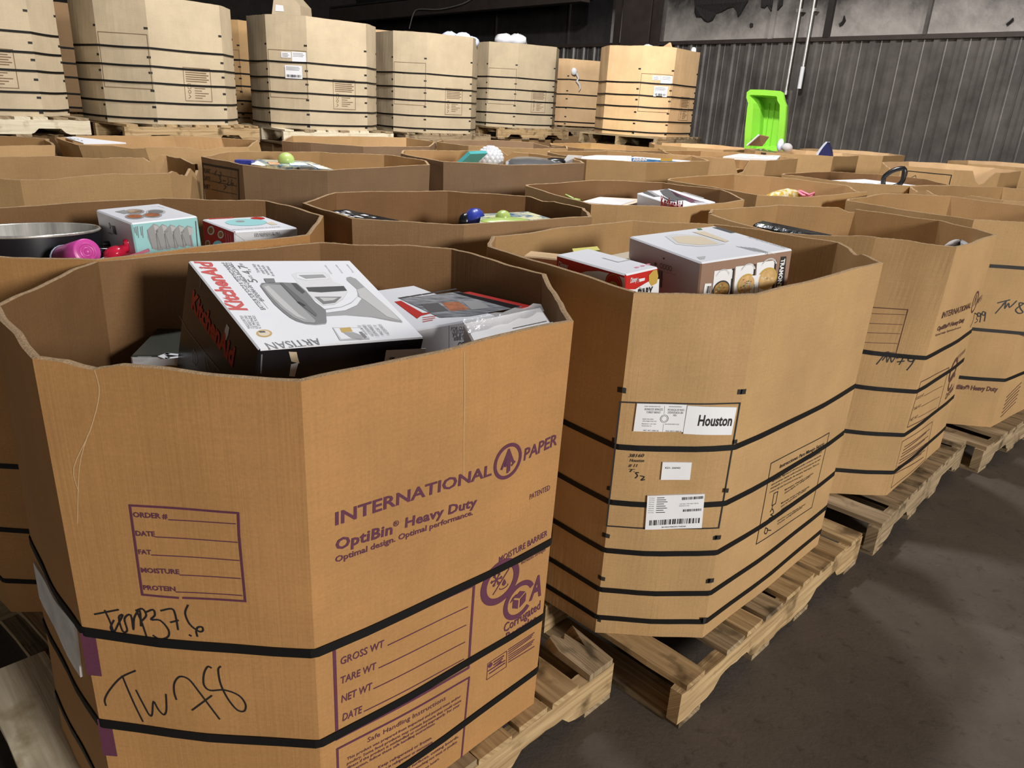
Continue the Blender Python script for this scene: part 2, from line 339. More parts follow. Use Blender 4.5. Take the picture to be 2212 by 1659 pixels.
mat('steel_dark', (0.018, 0.014, 0.012), 0.6, var=0.3, scale=4); mat('roof_dark', (0.014, 0.010, 0.008), 0.8, var=0.5, scale=3)
fl = MB(); fl.quad((-40, -12, 0), (20, -12, 0), (20, 45, 0), (-40, 45, 0), 'concrete_floor'); struct(fl.build('floor', origin=(0, 0, 0)))
S0, S1 = -11.2, 9.0
RP = 0.275; ph = walls(1810, 82)[0]
prof = []; k0 = int((S0-ph)/RP)-1
for k in range(k0, int((S1-ph)/RP)+2):
    r = ph + k*RP                                    # right foot of a rib
    prof += [(r-0.085, 0), (r-0.070, 0.030), (r-0.020, 0.030), (r, 0), (r+0.055, 0), (r+0.062, 0.006), (r+0.078, 0.006), (r+0.085, 0)]
prof = [q for q in prof if S0 <= q[0] <= S1]
wl = MB(); vs = []
for s, o in prof: vs += [wall(s, o, 0), wall(s, o, ZT-0.03)]
wl.add(vs, [(2*i, 2*i+2, 2*i+3, 2*i+1) for i in range(len(prof)-1)], 'wall_metal')
scol = walls(1322, 60)[0]
def pan(mb, s0, s1, z0, z1, off, m):
    n = max(1, int((s1-s0)/0.5)); vs = []
    for i in range(n+1):
        s = s0+(s1-s0)*i/n; vs += [wall(s, off, z0), wall(s, off, z1)]
    mb.add(vs, [(2*i, 2*i+2, 2*i+3, 2*i+1) for i in range(n)], m)
struct(wl.build('wall_back', origin=wall(0, 0, 0)))
wu = MB(); pan(wu, scol, S1, ZT-0.02, 6.5, 0.02, 'insulation'); pan(wu, S0, scol, ZT-0.02, 6.5, 0.02, 'insulation_burnt')
def char_patch(pts):                                  # burnt facing hanging loose from the wall
    P = [walls(*p, 0.03) for p in pts]; n = len(P)
    vs = [wall(s, 0.024, z) for s, z in P] + [wall(s, 0.05+0.012*math.sin(i*2.1), z) for i, (s, z) in enumerate(P)]
    wu.add(vs, [tuple(range(n, 2*n))] + [(i, (i+1) % n, n+(i+1) % n, n+i) for i in range(n)], 'char')
c = crop(400/2011, 1400, 0)
char_patch([c(*q) for q in ((500, -60), (520, 60), (505, 130), (530, 185), (590, 180), (610, 225), (660, 240), (705, 220), (740, 150), (800, 130), (880, 85), (930, 75), (965, 110), (985, 180), (1010, 150), (1030, 110), (1085, 20), (1090, -60))])
char_patch([c(*q) for q in ((1240, -60), (1235, 70), (1270, 90), (1300, 55), (1340, 110), (1390, 135), (1420, 105), (1460, 60), (1475, -60))])
char_patch([c(*q) for q in ((1120, 250), (1140, 255), (1138, 290), (1120, 298), (1112, 275))])
c = crop(432/1991, 1780, 0)
char_patch([c(*q) for q in ((205, 155), (218, 205), (190, 250), (160, 262), (155, 240), (185, 210))])
char_patch([c(*q) for q in ((1885, 178), (1890, 200), (1850, 240), (1822, 256), (1820, 240), (1855, 205))])
struct(wu.build('wall_back_upper', origin=wall(0, 0, ZT)))
tr = MB(); tr.box(wall((S0+S1)/2, 0.03, ZT-0.02), WD*((S1-S0)/2), WN*0.03, Vector((0, 0, 0.028)), 'steel_brown'); struct(tr.build('trim_1'))
for i, (px, hw, off, m) in enumerate(((1427, .03, .05, 'steel_brown'), (1437, .012, .06, 'wall_metal'), (1672, .035, .05, 'insulation'), (1792, .045, .05, 'steel_dark'), (2004, .02, .05, 'wall_metal'), (1075, .012, .035, 'steel_brown'), (1232, .012, .035, 'steel_brown'))):
    s = walls(px, 60)[0]; b = MB(); b.box(wall(s, off/2+0.02, (ZT+6.5)/2), WD*hw, WN*off/2, Vector((0, 0, (6.5-ZT)/2)), m); struct(b.build('trim_%d' % (i+2)))
# column: wide-flange steel, flange towards the hall
s0 = walls(1342, 60, .36)[0]; s1 = walls(1402, 60, .36)[0]; sc = (s0+s1)/2; hw = (s1-s0)/2
cl = MB()
for off in (0.345, 0.075): cl.box(wall(sc, off, 3.2), WD*hw, WN*0.012, Vector((0, 0, 3.2)), 'steel_brown')
cl.box(wall(sc, 0.21, 3.2), WD*0.01, WN*0.13, Vector((0, 0, 3.2)), 'steel_brown')
cl.box(wall(walls(1333, 60, .2)[0], 0.2, 3.2), WD*0.07, WN*0.01, Vector((0, 0, 3.2)), 'steel_brown')
struct(cl.build('trim_column'))
# girt in front of the wall, upper left
sa, za = walls(865, 37, .7); sb, zb_ = walls(1322, 1, .7); zg = (za+zb_)/2
gb = MB(); gb.box(wall((S0+scol)/2, 0.70, zg+0.16), WD*((scol-S0)/2), WN*0.10, Vector((0, 0, 0.16)), 'steel_brown'); gb.box(wall((S0+scol)/2, 0.40, zg+0.36), WD*((scol-S0)/2), WN*0.38, Vector((0, 0, 0.02)), 'roof_dark'); struct(gb.build('trim_girt'))
cb = MB(); pts = []
for i, q in enumerate(smooth_path([(884, 62), (893, 30), (905, 20), (950, 20), (1000, 8), (1030, -10)])):
    s, z = walls(q[0], q[1], .84); pts.append(wall(s, .84, z))
cb.tube(pts, 0.012, 'conduit', 6); cb = cb.build('cable'); tag(cb, 'thin pale cable drooping along the dark overhead girt', 'cable')
ce = MB(); ce.quad((-40, -12, 6.4), (20, -12, 6.4), (20, 45, 6.4), (-40, 45, 6.4), 'roof_dark')
ceo = struct(ce.build('ceiling', origin=(0, 0, 6.4)))
SL = -11.0
lw = MB(); lw.quad(wall(SL, 0, 0), wall(SL, 22, 0), wall(SL, 22, 6.4), wall(SL, 0, 6.4), 'roof_dark'); struct(lw.build('wall_left', origin=wall(SL, 0, 0)))
# two conduits hanging down the wall
def conduit(top, bot, r, lab, end=None):
    s0, z0 = walls(*top, .12); s1, z1 = walls(*bot, .12); s1 = (s1+s0)/2
    root = empty('conduit', wall(s1, .12, z1)); tag(root, lab, 'pipe')
    b = MB(); b.tube([wall(s1, .12, z1), wall(s1, .12, 5.2)], r, 'conduit', 10); b.build('pipe', root)
    e = MB(); e.tube([wall(s1, .12, z1-.01), wall(s1, .12, z1+(.28 if end else .05))], r*1.35, end or 'conduit', 10); e.build('coupling', root)
    k = MB(); k.box(wall(s1, .062, ZT+.35), WD*.05, WN*.058, Vector((0, 0, .02)), 'conduit'); k.build('bracket', root)
conduit((1730, 0), (1697, 203), .022, 'longer bright metal conduit hanging on the back wall, ending beside the green tub')
conduit((1755, 0), (1731, 190), .022, 'shorter dull metal conduit on the back wall, right of the longer bright one', 'paper_white')
# ---------------------------------------------------------------- pallets
def board(mb, c, ax, L, wv, wd, th, m, seed, rag=0.0):
    """plank: centre c, length axis ax, width axis wv; slightly uneven edges, UV along the grain"""
    r = random.Random(seed); n = 8; vs = []; uv = []
    for i in range(n+1):
        t = (i/n-0.5)*L; e0 = r.uniform(-1, 1)*rag; e1 = r.uniform(-1, 1)*rag; q = r.uniform(-1, 1)*rag*0.25
        for a, b in ((-wd/2+e0, -th/2), (wd/2+e1, -th/2), (wd/2+e1*.6, th/2+q), (-wd/2+e0*.6, th/2+q)):
            vs.append(c + ax*t + wv*a + Vector((0, 0, b))); uv.append((t+seed*.37, a+b+seed*.11))
    fs = []
    for i in range(n): fs += [(i*4+k, i*4+(k+1) % 4, (i+1)*4+(k+1) % 4, (i+1)*4+k) for k in range(4)]
    fs += [(3, 2, 1, 0), (n*4, n*4+1, n*4+2, n*4+3)]
    mb.add(vs, fs, m, uv)
PU, PV = 1.22, 1.04                                   # stringers run along u, deck boards along v
def stringer(mb, v, m, seed):
    r = random.Random(seed); z0, z1 = 0.018, 0.122; out = []; n = 40; vs = []; uv = []
    for i in range(n+1):
        u = (i/n-0.5)*PU; d = 0.0
        for cu in (-0.32, 0.32):
            if abs(u-cu) < 0.115: d = 0.042*min(1, (0.115-abs(u-cu))/0.03)
        w = 0.019 + r.uniform(-.002, .002)
        for a, z in ((-w, z0+d), (w, z0+d), (w, z1), (-w, z1)): vs.append(Vector((u, v+a, z))); uv.append((u+seed*.3, a+z+seed*.2))
    fs = []
    for i in range(n): fs += [(i*4+k, i*4+(k+1) % 4, (i+1)*4+(k+1) % 4, (i+1)*4+k) for k in range(4)]
    fs += [(3, 2, 1, 0), (n*4, n*4+1, n*4+2, n*4+3)]; mb.add(vs, fs, m, uv)
def make_pallet(wd, seed, broken=False):
    root = empty('pallet', (0, 0, 0)); r = random.Random(seed); X = Vector((1, 0, 0)); Y = Vector((0, 1, 0))
    for i, v in enumerate((-0.50, 0, 0.50)):
        b = MB(); stringer(b, v, wd, seed+i); b.build('stringer', root)
    us = [-.55, -.33, -.205, -.085, .035, .155, .275, .40, .55]
    if broken: us[0] = -.605
    for i, u in enumerate(us):
        b = MB(); w = .15 if broken and i == 0 else r.uniform(.088, .112)
        if broken and i == 8:
            r2 = random.Random(9); vs = []; n = 7
            for k in range(n+1):                         # splintered stub, fibres torn off towards the middle
                x = u-w/2+w*k/n; y1 = -.50+.10+r2.uniform(-.04, .08)
                for y, z in ((-.52, .124), (-.52, .144), (y1, .124+r2.uniform(0, .01)), (y1-.02, .15+r2.uniform(0, .02))): vs.append(Vector((x, y, z)))
            fs = []
            for k in range(n): a = 4*k; fs += [(a, a+4, a+5, a+1), (a+1, a+5, a+7, a+3), (a+2, a+3, a+7, a+6), (a, a+2, a+6, a+4)]
            b.add(vs, fs+[(0, 1, 3, 2), (4*n, 4*n+2, 4*n+3, 4*n+1)], 'pallet_wood_weathered', [(p.y, p.x*3) for p in vs])
        else: board(b, Vector((u+r.uniform(-.01, .01), r.uniform(-.004, .004), .131)), Y, PV, X, w, .018, 'pallet_wood_pale' if broken and i == 0 else wd if r.random() < .7 else 'pallet_wood_weathered', seed*10+i, .005)
        b.build('deck_board', root)
    for i, u in enumerate((-.55, -.14, .14, .55)):
        b = MB(); board(b, Vector((u, 0, .009)), Y, PV, X, .11, .018, 'pallet_wood_weathered', seed*20+i, .004); b.build('bottom_board', root)
    return root
def copy_tree(o, parent=None):
    n = o.copy(); COL.objects.link(n); WORLD[n.name] = Vector(n.location)
    if parent is not None: n.parent = parent
    for ch in list(o.children): copy_tree(ch, n)
    return n
PROTO = {}
def pallet(kind, x, y, z, yaw, label, group=None):
    if kind not in PROTO:
        o = PROTO[kind] = make_pallet(*{'a': ('pallet_wood', 1), 'b': ('pallet_wood_weathered', 2), 'p': ('pallet_wood_pale', 3), 'x': ('pallet_wood', 4, True)}[kind])
    else: o = copy_tree(PROTO[kind])
    o.location = (x, y, z); o.rotation_euler = (0, 0, yaw); tag(o, label, 'pallet', group); return o
# ---------------------------------------------------------------- bulk bins
class Bin:
    """octagonal corrugated bin; corners A..H run anticlockwise from the near-left one, face k joins corner k to k+1"""
    def __init__(s, x, y, yaw, zr, Lu, Lv, c, zb=0.141, rim=None, bulge=0.008, seed=1, mats=('kraft_tan', 'kraft_inside'), tears=(), ragged=0.004, lean=(0, 0)):
        l = [(-Lu, -Lv+c), (-Lu+c, -Lv), (Lu-c, -Lv), (Lu, -Lv+c), (Lu, Lv-c), (Lu-c, Lv), (-Lu+c, Lv), (-Lu, Lv-c)]
        s.b = [Vector((x, y, 0)) + rotz(yaw, q) for q in l]; s.t = [p + Vector((*lean, 0)) for p in s.b]
        if rim:
            for i, q in enumerate(rim):
                if q: a = at(*q, zr); s.t[i] = Vector((a.x, a.y, 0))
        s.x, s.y, s.zb, s.zr, s.bulge, s.mats, s.tears, s.yaw = x, y, zb, zr, bulge, mats, tears, yaw; s.rag = ragged
        s.r = random.Random(seed); s.ph = [s.r.uniform(0, 6.28) for _ in range(8)]; s.amp = [s.r.uniform(.3, 1.2) for _ in range(8)]
        s.Lk = [(s.b[(k+1) % 8]-s.b[k]).length for k in range(8)]; s.th = 0.013
        s.bi = s.inset(s.b); s.ti = s.inset(s.t)
    def inset(s, P):
        out = []
        for i in range(8):
            a, b, c = P[i-1], P[i], P[(i+1) % 8]
            e1 = (b-a).normalized(); e2 = (c-b).normalized(); n1 = Vector((-e1.y, e1.x, 0)); n2 = Vector((-e2.y, e2.x, 0))
            m = (n1+n2); m = m/max(0.4, m.dot(n1)) if m.length > .3 else n1
            out.append(b + m*s.th)
        return out
    def nrm(s, k): e = (s.b[(k+1) % 8]-s.b[k]).normalized(); return Vector((e.y, -e.x, 0))
    def P(s, k, t, z, off=0.0, inner=False):
        B, T = (s.bi, s.ti) if inner else (s.b, s.t); j = (k+1) % 8; f = (z-s.zb)/(s.zr-s.zb)
        a = B[k].lerp(T[k], f); b = B[j].lerp(T[j], f); tt = min(max(t, 0), 1)
        q = 4*tt*(1-tt)*s.bulge*s.amp[k]*(.35+.65*math.sin(math.pi*min(max(f, 0), 1))) + .002*math.sin(9*tt+7*f+s.ph[k])*4*tt*(1-tt)
        e = (b-a).normalized(); n = Vector((e.y, -e.x, 0))
        p = a + (b-a)*t + n*(q+off); return Vector((p.x, p.y, z))
    def fn(s, k, off=0.0011): return lambda x, z: s.P(k, x/s.Lk[k], z, off)
    def on(s, k, px, py):
        a, b = s.b[k], s.b[(k+1) % 8]; e = (b-a).normalized(); t, f = .5, .5
        for _ in range(4):
            p0 = s.P(k, t, s.zb+f*(s.zr-s.zb)); up = (s.t[k]-s.b[k]).lerp(s.t[(k+1) % 8]-s.b[(k+1) % 8], t) + Vector((0, 0, s.zr-s.zb))
            n = e.cross(up).normalized(); q = onp(px, py, p0, n); f = (q.z-s.zb)/(s.zr-s.zb)
            A = s.b[k].lerp(s.t[k], f); B = s.b[(k+1) % 8].lerp(s.t[(k+1) % 8], f); d = B-A; t = (Vector((q.x, q.y, 0))-A).dot(d)/d.dot(d)
        return (t*s.Lk[k], q.z)
    def rimz(s, k, t):
        u = (k+t); z = s.zr + s.rag*(math.sin(u*3.1+s.ph[0])*.6 + math.sin(u*9.7+s.ph[1])*.3 + math.sin(u*23+s.ph[2])*.12)
        for (kk, c, w, d) in s.tears:
            if kk == k and abs(t-c) < w:
                q = 1-abs(t-c)/w; z -= d*(q**.7)*(1+.12*math.sin(t*90))
        return z
    def body(s, root, name='body', nx=14, nz=9, prints=None, top=True):
        mb = MB(); o, i_ = s.mats; cum = [sum(s.Lk[:k]) for k in range(9)]
        for k in range(8):
            for inner in (False, True):
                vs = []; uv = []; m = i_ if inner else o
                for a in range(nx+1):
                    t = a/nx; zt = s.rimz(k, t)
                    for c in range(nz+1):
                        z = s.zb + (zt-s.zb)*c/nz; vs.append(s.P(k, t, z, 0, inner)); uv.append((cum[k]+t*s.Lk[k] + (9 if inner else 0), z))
                fs = []
                for a in range(nx):
                    for c in range(nz):
                        q = (a*(nz+1)+c, (a+1)*(nz+1)+c, (a+1)*(nz+1)+c+1, a*(nz+1)+c+1); fs.append(q[::-1] if inner else q)
                mb.add(vs, fs, m, uv)
            n2 = nx*2; vs = []
            for a in range(n2+1):
                t = a/n2; zt = s.rimz(k, min(t, 1)); w = math.sin(a*2.3+k)*.0006
                if a % 2: zt = (s.rimz(k, (a-1)/n2)+s.rimz(k, (a+1)/n2))/2
                vs += [s.P(k, t, zt), s.P(k, t, zt+.0015+w, -.0065), s.P(k, t, zt, 0, True)]
            mb.add(vs, [f for a in range(n2) for f in ((3*a, 3*a+3, 3*a+4, 3*a+1), (3*a+1, 3*a+4, 3*a+5, 3*a+2))], 'raw_edge')
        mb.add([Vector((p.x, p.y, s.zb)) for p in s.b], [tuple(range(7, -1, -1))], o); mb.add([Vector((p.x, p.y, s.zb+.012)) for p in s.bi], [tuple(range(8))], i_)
        if prints: prints(mb)
        return mb.build(name, root)
    def strap(s, root, z, w=0.017, off=0.0035, m='strap_black'):
        zs = z if isinstance(z, (list, tuple)) else [z]*8; pts = []
        for k in range(8):
            L = s.Lk[k]; n = 6
            for a in range(n+1):
                t = (.006 + (L-.012)*a/n)/L; zz = zs[k]*(1-t)+zs[(k+1) % 8]*t - .004*math.sin(math.pi*t)*s.amp[(k+3) % 8]; pts.append((k, t, zz))
        mb = MB(); vs = []
        for k, t, z_ in pts: vs += [s.P(k, t, z_-w/2, off-.0015), s.P(k, t, z_-w/2, off), s.P(k, t, z_+w/2, off), s.P(k, t, z_+w/2, off-.0015)]
        N = len(pts); mb.add(vs, [(4*i+a, 4*((i+1) % N)+a, 4*((i+1) % N)+(a+1) % 4, 4*i+(a+1) % 4) for i in range(N) for a in range(4)], m)
        return mb.build('strap', root)
    def sticker(s, root, k, px, m='paper_white', prints=None, name='sticker', off=.0042):
        P = [s.on(k, *q) for q in px]; mb = MB(); f0, f1 = s.fn(k, .0004), s.fn(k, off); m_ = 8
        g = lambda a, c: tuple((P[0][i]*(1-a)+P[1][i]*a)*(1-c)+(P[3][i]*(1-a)+P[2][i]*a)*c for i in (0, 1))
        mb.add([f1(*g(a/m_, c/m_)) for a in range(m_+1) for c in range(m_+1)], [(a*(m_+1)+c, a*(m_+1)+c+1, (a+1)*(m_+1)+c+1, (a+1)*(m_+1)+c) for a in range(m_) for c in range(m_)], m)
        P = [g(t/m_, 0) for t in range(m_)]+[g(1, t/m_) for t in range(m_)]+[g(1-t/m_, 1) for t in range(m_)]+[g(0, 1-t/m_) for t in range(m_)]; n = len(P)
        mb.add([f0(*p) for p in P]+[f1(*p) for p in P], [(i, (i+1) % n, n+(i+1) % n, n+i) for i in range(n)], m)
        if prints: prints(mb, s.fn(k, off+.0004), lambda x, y: s.on(k, x, y))
        return mb.build(name, root)
    def pad(s, root, z):
        f = (z-s.zb)/(s.zr-s.zb); P = [s.bi[k].lerp(s.ti[k], f) for k in range(8)]; c = sum(P, Vector())/8; P = [c+(p-c)*.985 for p in P]
        mb = MB(); mb.add([Vector((p.x, p.y, z-.012)) for p in P]+[Vector((p.x, p.y, z)) for p in P], [tuple(range(7, -1, -1)), tuple(range(8, 16))]+[(i, (i+1) % 8, 8+(i+1) % 8, 8+i) for i in range(8)], s.mats[1])
        return mb.build('layer_pad', root)
    def root(s, label, group=None): r = empty('bulk_bin', (s.x, s.y, s.zb)); return tag(r, label, 'cardboard bin', group)
def ktext(b, k, mb, body, p0, p1, top, m, **kw):
    A = b.on(k, *p0); B = b.on(k, *p1); T = b.on(k, *top); e = (B[0]-A[0], B[1]-A[1]); L = math.hypot(*e); h = abs((T[0]-A[0])*-e[1]/L + (T[1]-A[1])*e[0]/L)
    put_text(mb, b.fn(k), body, A, B, h, m, **kw)
def kline(b, k, mb, pts, w, m, closed=False): put_line(mb, b.fn(k), [b.on(k, *p) for p in pts], w, m, closed)
def kpoly(b, k, mb, pts, m, off=.0011): put_poly(mb, b.fn(k, off), [b.on(k, *p) for p in pts], m)
def kscript(b, k, mb, strokes, w, m='marker'):
    for st in strokes: put_line(mb, b.fn(k, .0009), smooth_path([b.on(k, *p) for p in st]), w, m, step=.02)
# ---------------------------------------------------------------- the bins
AISLE = 'bulk bins along the aisle'; FLOORB = 'bulk bins standing on the floor'; TOPB = 'strapped bins on the upper tier'
N_ = None
BN = {}
def pads(b, root, z): b.pad(root, z)
# --- front bin
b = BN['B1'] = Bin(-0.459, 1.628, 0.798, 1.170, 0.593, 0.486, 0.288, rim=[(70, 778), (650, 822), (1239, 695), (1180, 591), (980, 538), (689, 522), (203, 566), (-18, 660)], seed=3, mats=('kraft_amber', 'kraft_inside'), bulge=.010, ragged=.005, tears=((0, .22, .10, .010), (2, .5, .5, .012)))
q = crop(.4577, 640, 900); q3 = crop(680/1765, 0, 1020); PL = 'ink_plum'
def b1_print(mb):
    T = lambda s, a, c, t, **k: ktext(b, 1, mb, s, q(*a), q(*c), q(*t), PL, **k)
    T('INTERNATIONAL', (183, 512), (920, 275), (190, 450), bold=.022); T('PAPER', (1072, 207), (1228, 130), (1080, 150), bold=.02, shear=.15)
    fn = b.fn(1); C0 = b.on(1, *q(998, 210)); R = abs(b.on(1, *q(998, 128))[1]-C0[1])
    def donut(c, r0, r1, a0=0, a1=2*math.pi):
        A = ring(c, r0, r0, 36, a0, a1); B = ring(c, r1, r1, 36, a0, a1); mb.add([fn(*p) for p in A+B], [(i, i+1, 38+i, 37+i) for i in range(36)], PL)
    donut(C0, R*.80, R)
    D = lambda *p: [(C0[0]+x*R, C0[1]+y*R) for x, y in p]
    for st in (((-.42, -.30), (.02, .62), (.42, -.22)), ((-.17, -.22), (.02, .30), (.02, -.62)), ((.02, .62), (.14, .0), (.12, -.55))): put_line(mb, fn, D(*st), R*.15, PL)
    put_line(mb, fn, D((.12, .02), (.50, -.18), (.30, -.32)), R*.10, PL)
    T('OptiBin', (183, 630), (452, 552), (190, 577), bold=.030, spacing=1.06); T('®', (456, 522), (484, 511), (458, 496), bold=.01); T('Heavy Duty', (512, 523), (850, 420), (515, 478), bold=.030, spacing=1.06)
    T('Optimal design. Optimal performance.', (183, 688), (832, 462), (185, 660), bold=.02)
    T('PATENTED', (1100, 392), (1195, 345), (1102, 366)); T('MOISTURE BARRIER', (955, 690), (1183, 560), (955, 662), bold=.008); T('Increases Strength', (1062, 697), (1175, 632), (1064, 680))
    c1 = b.on(1, *q(963, 780)); r1 = abs(b.on(1, *q(963, 680))[1]-c1[1]); donut(c1, r1*.70, r1)
    E = lambda *p: [(c1[0]+x*r1, c1[1]+y*r1) for x, y in p]
    put_line(mb, fn, E((-.34, -.42), (.40, .42)), r1*.05, PL)
    for a in range(3):
        ca, sa = math.cos(a*math.pi/3), math.sin(a*math.pi/3); put_line(mb, fn, E((-.22-.27*ca, .2-.27*sa), (-.22+.27*ca, .2+.27*sa)), r1*.06, PL)
        for sg in (-1, 1):
            for d in (.5, -.5): put_line(mb, fn, E((-.22+sg*.15*ca, .2+sg*.15*sa), (-.22+sg*(.15*ca+.11*math.cos(a*math.pi/3+d)), .2+sg*(.15*sa+.11*math.sin(a*math.pi/3+d)))), r1*.04, PL)
    put_poly(mb, fn, E((.2, .05), (.10, -.12), (.10, -.2), (.2, -.27), (.3, -.2), (.30, -.12)), PL); put_line(mb, fn, [(c1[0]+r1*(.2+.22*math.cos(i*.5)), c1[1]+r1*(-.30+.09*math.sin(i*.5))) for i in range(6, 14)], r1*.035, PL)
    c2 = b.on(1, *q(1052, 865)); r2 = abs(b.on(1, *q(1052, 783))[1]-c2[1]); donut(c2, r2*.74, r2, .45, 2*math.pi-.75)
    G = lambda *p: [(c2[0]+x*r2, c2[1]+y*r2) for x, y in p]
    for P in (((0, .5), (.36, .30), (0, .10), (-.36, .30)), ((-.42, .22), (-.06, .02), (-.06, -.45), (-.42, -.25)), ((.06, .02), (.42, .22), (.42, -.25), (.06, -.45)), ((-.62, .12), (-.45, .35), (-.2, .45), (-.40, .2))): put_poly(mb, fn, G(*P), PL)
    T('A', (1098, 868), (1155, 838), (1085, 778), bold=.03); T('Corrugated', (978, 1020), (1150, 905), (978, 980), bold=.016); T('Recycles', (987, 1058), (1130, 966), (985, 1024), bold=.016)
    L = lambda p, w=.0035, cl=False: kline(b, 1, mb, [q(*x) for x in p], w, PL, cl)
    L(((903, 1165), (993, 1105), (990, 1180), (897, 1242)), .0015, True)
    cc = b.on(1, *q(915, 1172)); put_poly(mb, fn, ring(cc, .007, .007, 12)[:-1], PL)
    for i in range(3): L(((932, 1158+13*i), (978-6*i, 1128+13*i)), .0035)
    for i in range(2): L(((905+6*i, 1200+12*i), (984, 1150+12*i)), .003)
    for i in range(7): L(((1001, 1098+10*i), (1122-6*(i % 3), 1018+11*i)), .0022)
    L(((178, 1092), (838, 795), (812, 1185), (192, 1520)), .0065, True)
    for s, a, c, t, l0, l1 in (('GROSS WT', (207, 1172), (412, 1085), (207, 1138), (432, 1078), (808, 897)), ('TARE WT', (207, 1263), (375, 1190), (207, 1230), (390, 1185), (800, 983)), ('NET WT', (212, 1350), (355, 1287), (212, 1316), (365, 1283), (795, 1063)), ('DATE', (217, 1437), (307, 1397), (217, 1403), (320, 1390), (790, 1143))):
        T(s, a, c, t, bold=.012); L((l0, l1), .0022)
    L(((193, 1568), (815, 1230), (775, 1655), (205, 1980)), .005, True)
    T('Safe Handling Instructions', (335, 1537), (703, 1335), (337, 1515))
    for i, (s, x0, y0, x1, y1) in enumerate((('This product was prepared from inspected and passed meat and/or', 238, 1622, 775, 1323), ('poultry. Some food products may contain bacteria that could cause', 238, 1644, 777, 1343), ('illness if the product is mishandled or cooked improperly. For your', 240, 1664, 770, 1364), ('protection, follow these safe handling instructions.', 240, 1686, 655, 1450), ('Keep refrigerated or frozen.', 385, 1662, 640, 1518), ('Thaw in refrigerator or microwave.', 385, 1684, 645, 1538), ('Keep raw meat and poultry separate from other foods.', 385, 1728, 762, 1488), ('Wash working surfaces, cutting boards,', 385, 1750, 765, 1512), ('utensils and hands after touching raw meat or poultry.', 385, 1772, 760, 1536), ('Cook thoroughly.', 385, 1795, 560, 1690), ('Refrigerate leftovers within two hours.', 385, 1818, 675, 1616))):
        T(s, (x0, y0), (x1, y1), (x0+1, y0-13), bold=.01)
    # order form on the near-left face
    U = lambda s, a, c, t, **k: ktext(b, 0, mb, s, q3(*a), q3(*c), q3(*t), PL, **k); K = lambda p, w=.003, cl=False: kline(b, 0, mb, [q3(*x) for x in p], w, PL, cl)
    K(((1337, 228), (730, 185), (800, 685), (1000, 703)), .004); K(((1030, 703), (1377, 722), (1343, 362)), .004); K(((1337, 228), (1342, 352)), .004)
    for s, a, c, t, l0, l1 in (('ORDER #', (750, 250), (943, 260), (748, 222), (948, 265), (1322, 288)), ('DATE', (765, 354), (873, 359), (763, 327), (875, 362), (1332, 392)), ('FAT', (780, 457), (852, 460), (778, 432), (852, 463), (1342, 494)), ('MOISTURE', (795, 560), (1010, 570), (792, 534), (1012, 575), (1350, 595)), ('PROTEIN', (808, 657), (988, 666), (805, 632), (990, 670), (1358, 690))):
        U(s, a, c, t, bold=.028); K((l0, l1), .0018)
    for P in (((450, 900), (535, 905), (573, 1143), (490, 1135)), ((545, 1383), (622, 1388), (660, 1592), (580, 1585))): kpoly(b, 0, mb, [q3(*p) for p in P], PL, .0009)
    S = lambda *st: kscript(b, 0, mb, [[q3(*p) for p in s] for s in st], .0034)
    S(((533, 795), (560, 790), (665, 770)), ((590, 775), (620, 840), (648, 922)), ((640, 830), (622, 870), (640, 895), (665, 850), (690, 800), (668, 815), (690, 890), (715, 885), (700, 820), (735, 800), (750, 880), (755, 815), (785, 775), (792, 860)), ((770, 780), (800, 850), (830, 940)), ((765, 775), (800, 765), (822, 800), (800, 830)), ((818, 785), (860, 770), (870, 800), (850, 825), (900, 830), (945, 880), (945, 920), (900, 935), (862, 915)), ((905, 775), (965, 765), (985, 800), (1000, 880)), ((960, 840), (1000, 830)), ((1055, 745), (1040, 790), (1065, 850), (1115, 890), (1138, 888), (1135, 868), (1112, 868), (1102, 890), (1108, 918)), ((1065, 912), (1072, 916)))
    S(((595, 1305), (590, 1270), (620, 1215), (680, 1150), (760, 1112)), ((688, 1142), (720, 1220), (760, 1310), (802, 1395)), ((765, 1222), (800, 1290), (838, 1358), (855, 1355), (862, 1285), (890, 1330), (920, 1358), (935, 1330), (932, 1245)), ((990, 1272), (978, 1230), (980, 1180), (1010, 1145), (1060, 1160), (1110, 1220), (1170, 1300), (1232, 1382)), ((1080, 1332), (1130, 1295), (1188, 1252)), ((1185, 1095), (1165, 1090), (1145, 1130), (1145, 1190), (1180, 1222), (1260, 1220), (1340, 1250), (1378, 1300), (1370, 1338), (1330, 1330), (1280, 1270), (1240, 1190), (1225, 1110), (1237, 1088)))
    for st in ([(205, 800), (215, 850), (195, 930), (160, 1010), (170, 1060)], [(190, 1290-350), (172, 1010), (168, 1130)]): put_line(mb, b.fn(0, .0008), smooth_path([b.on(0, *p) for p in st]), .0016, 'crease')
    put_line(mb, b.fn(1, .0008), smooth_path([b.on(1, *p) for p in ((1002, 760), (1003, 860), (1001, 950), (1001, 1040))]), .0014, 'crease')
r = b.root('front bulk bin with purple order form and handwriting on its face', AISLE); b.body(r, nx=18, nz=12, prints=b1_print); b.strap(r, [.664, .651, .637, .635, .64, .65, .655, .66], .019); b.strap(r, [.457, .438, .421, .42, .43, .44, .445, .45], .019); b.strap(r, [.245, .241, .254, .25, .25, .25, .25, .25], .019); b.pad(r, .775)
b.sticker(r, 7, [q3(197, 500), q3(430, 850), q3(465, 1145), q3(232, 700)], 'paper_grey')
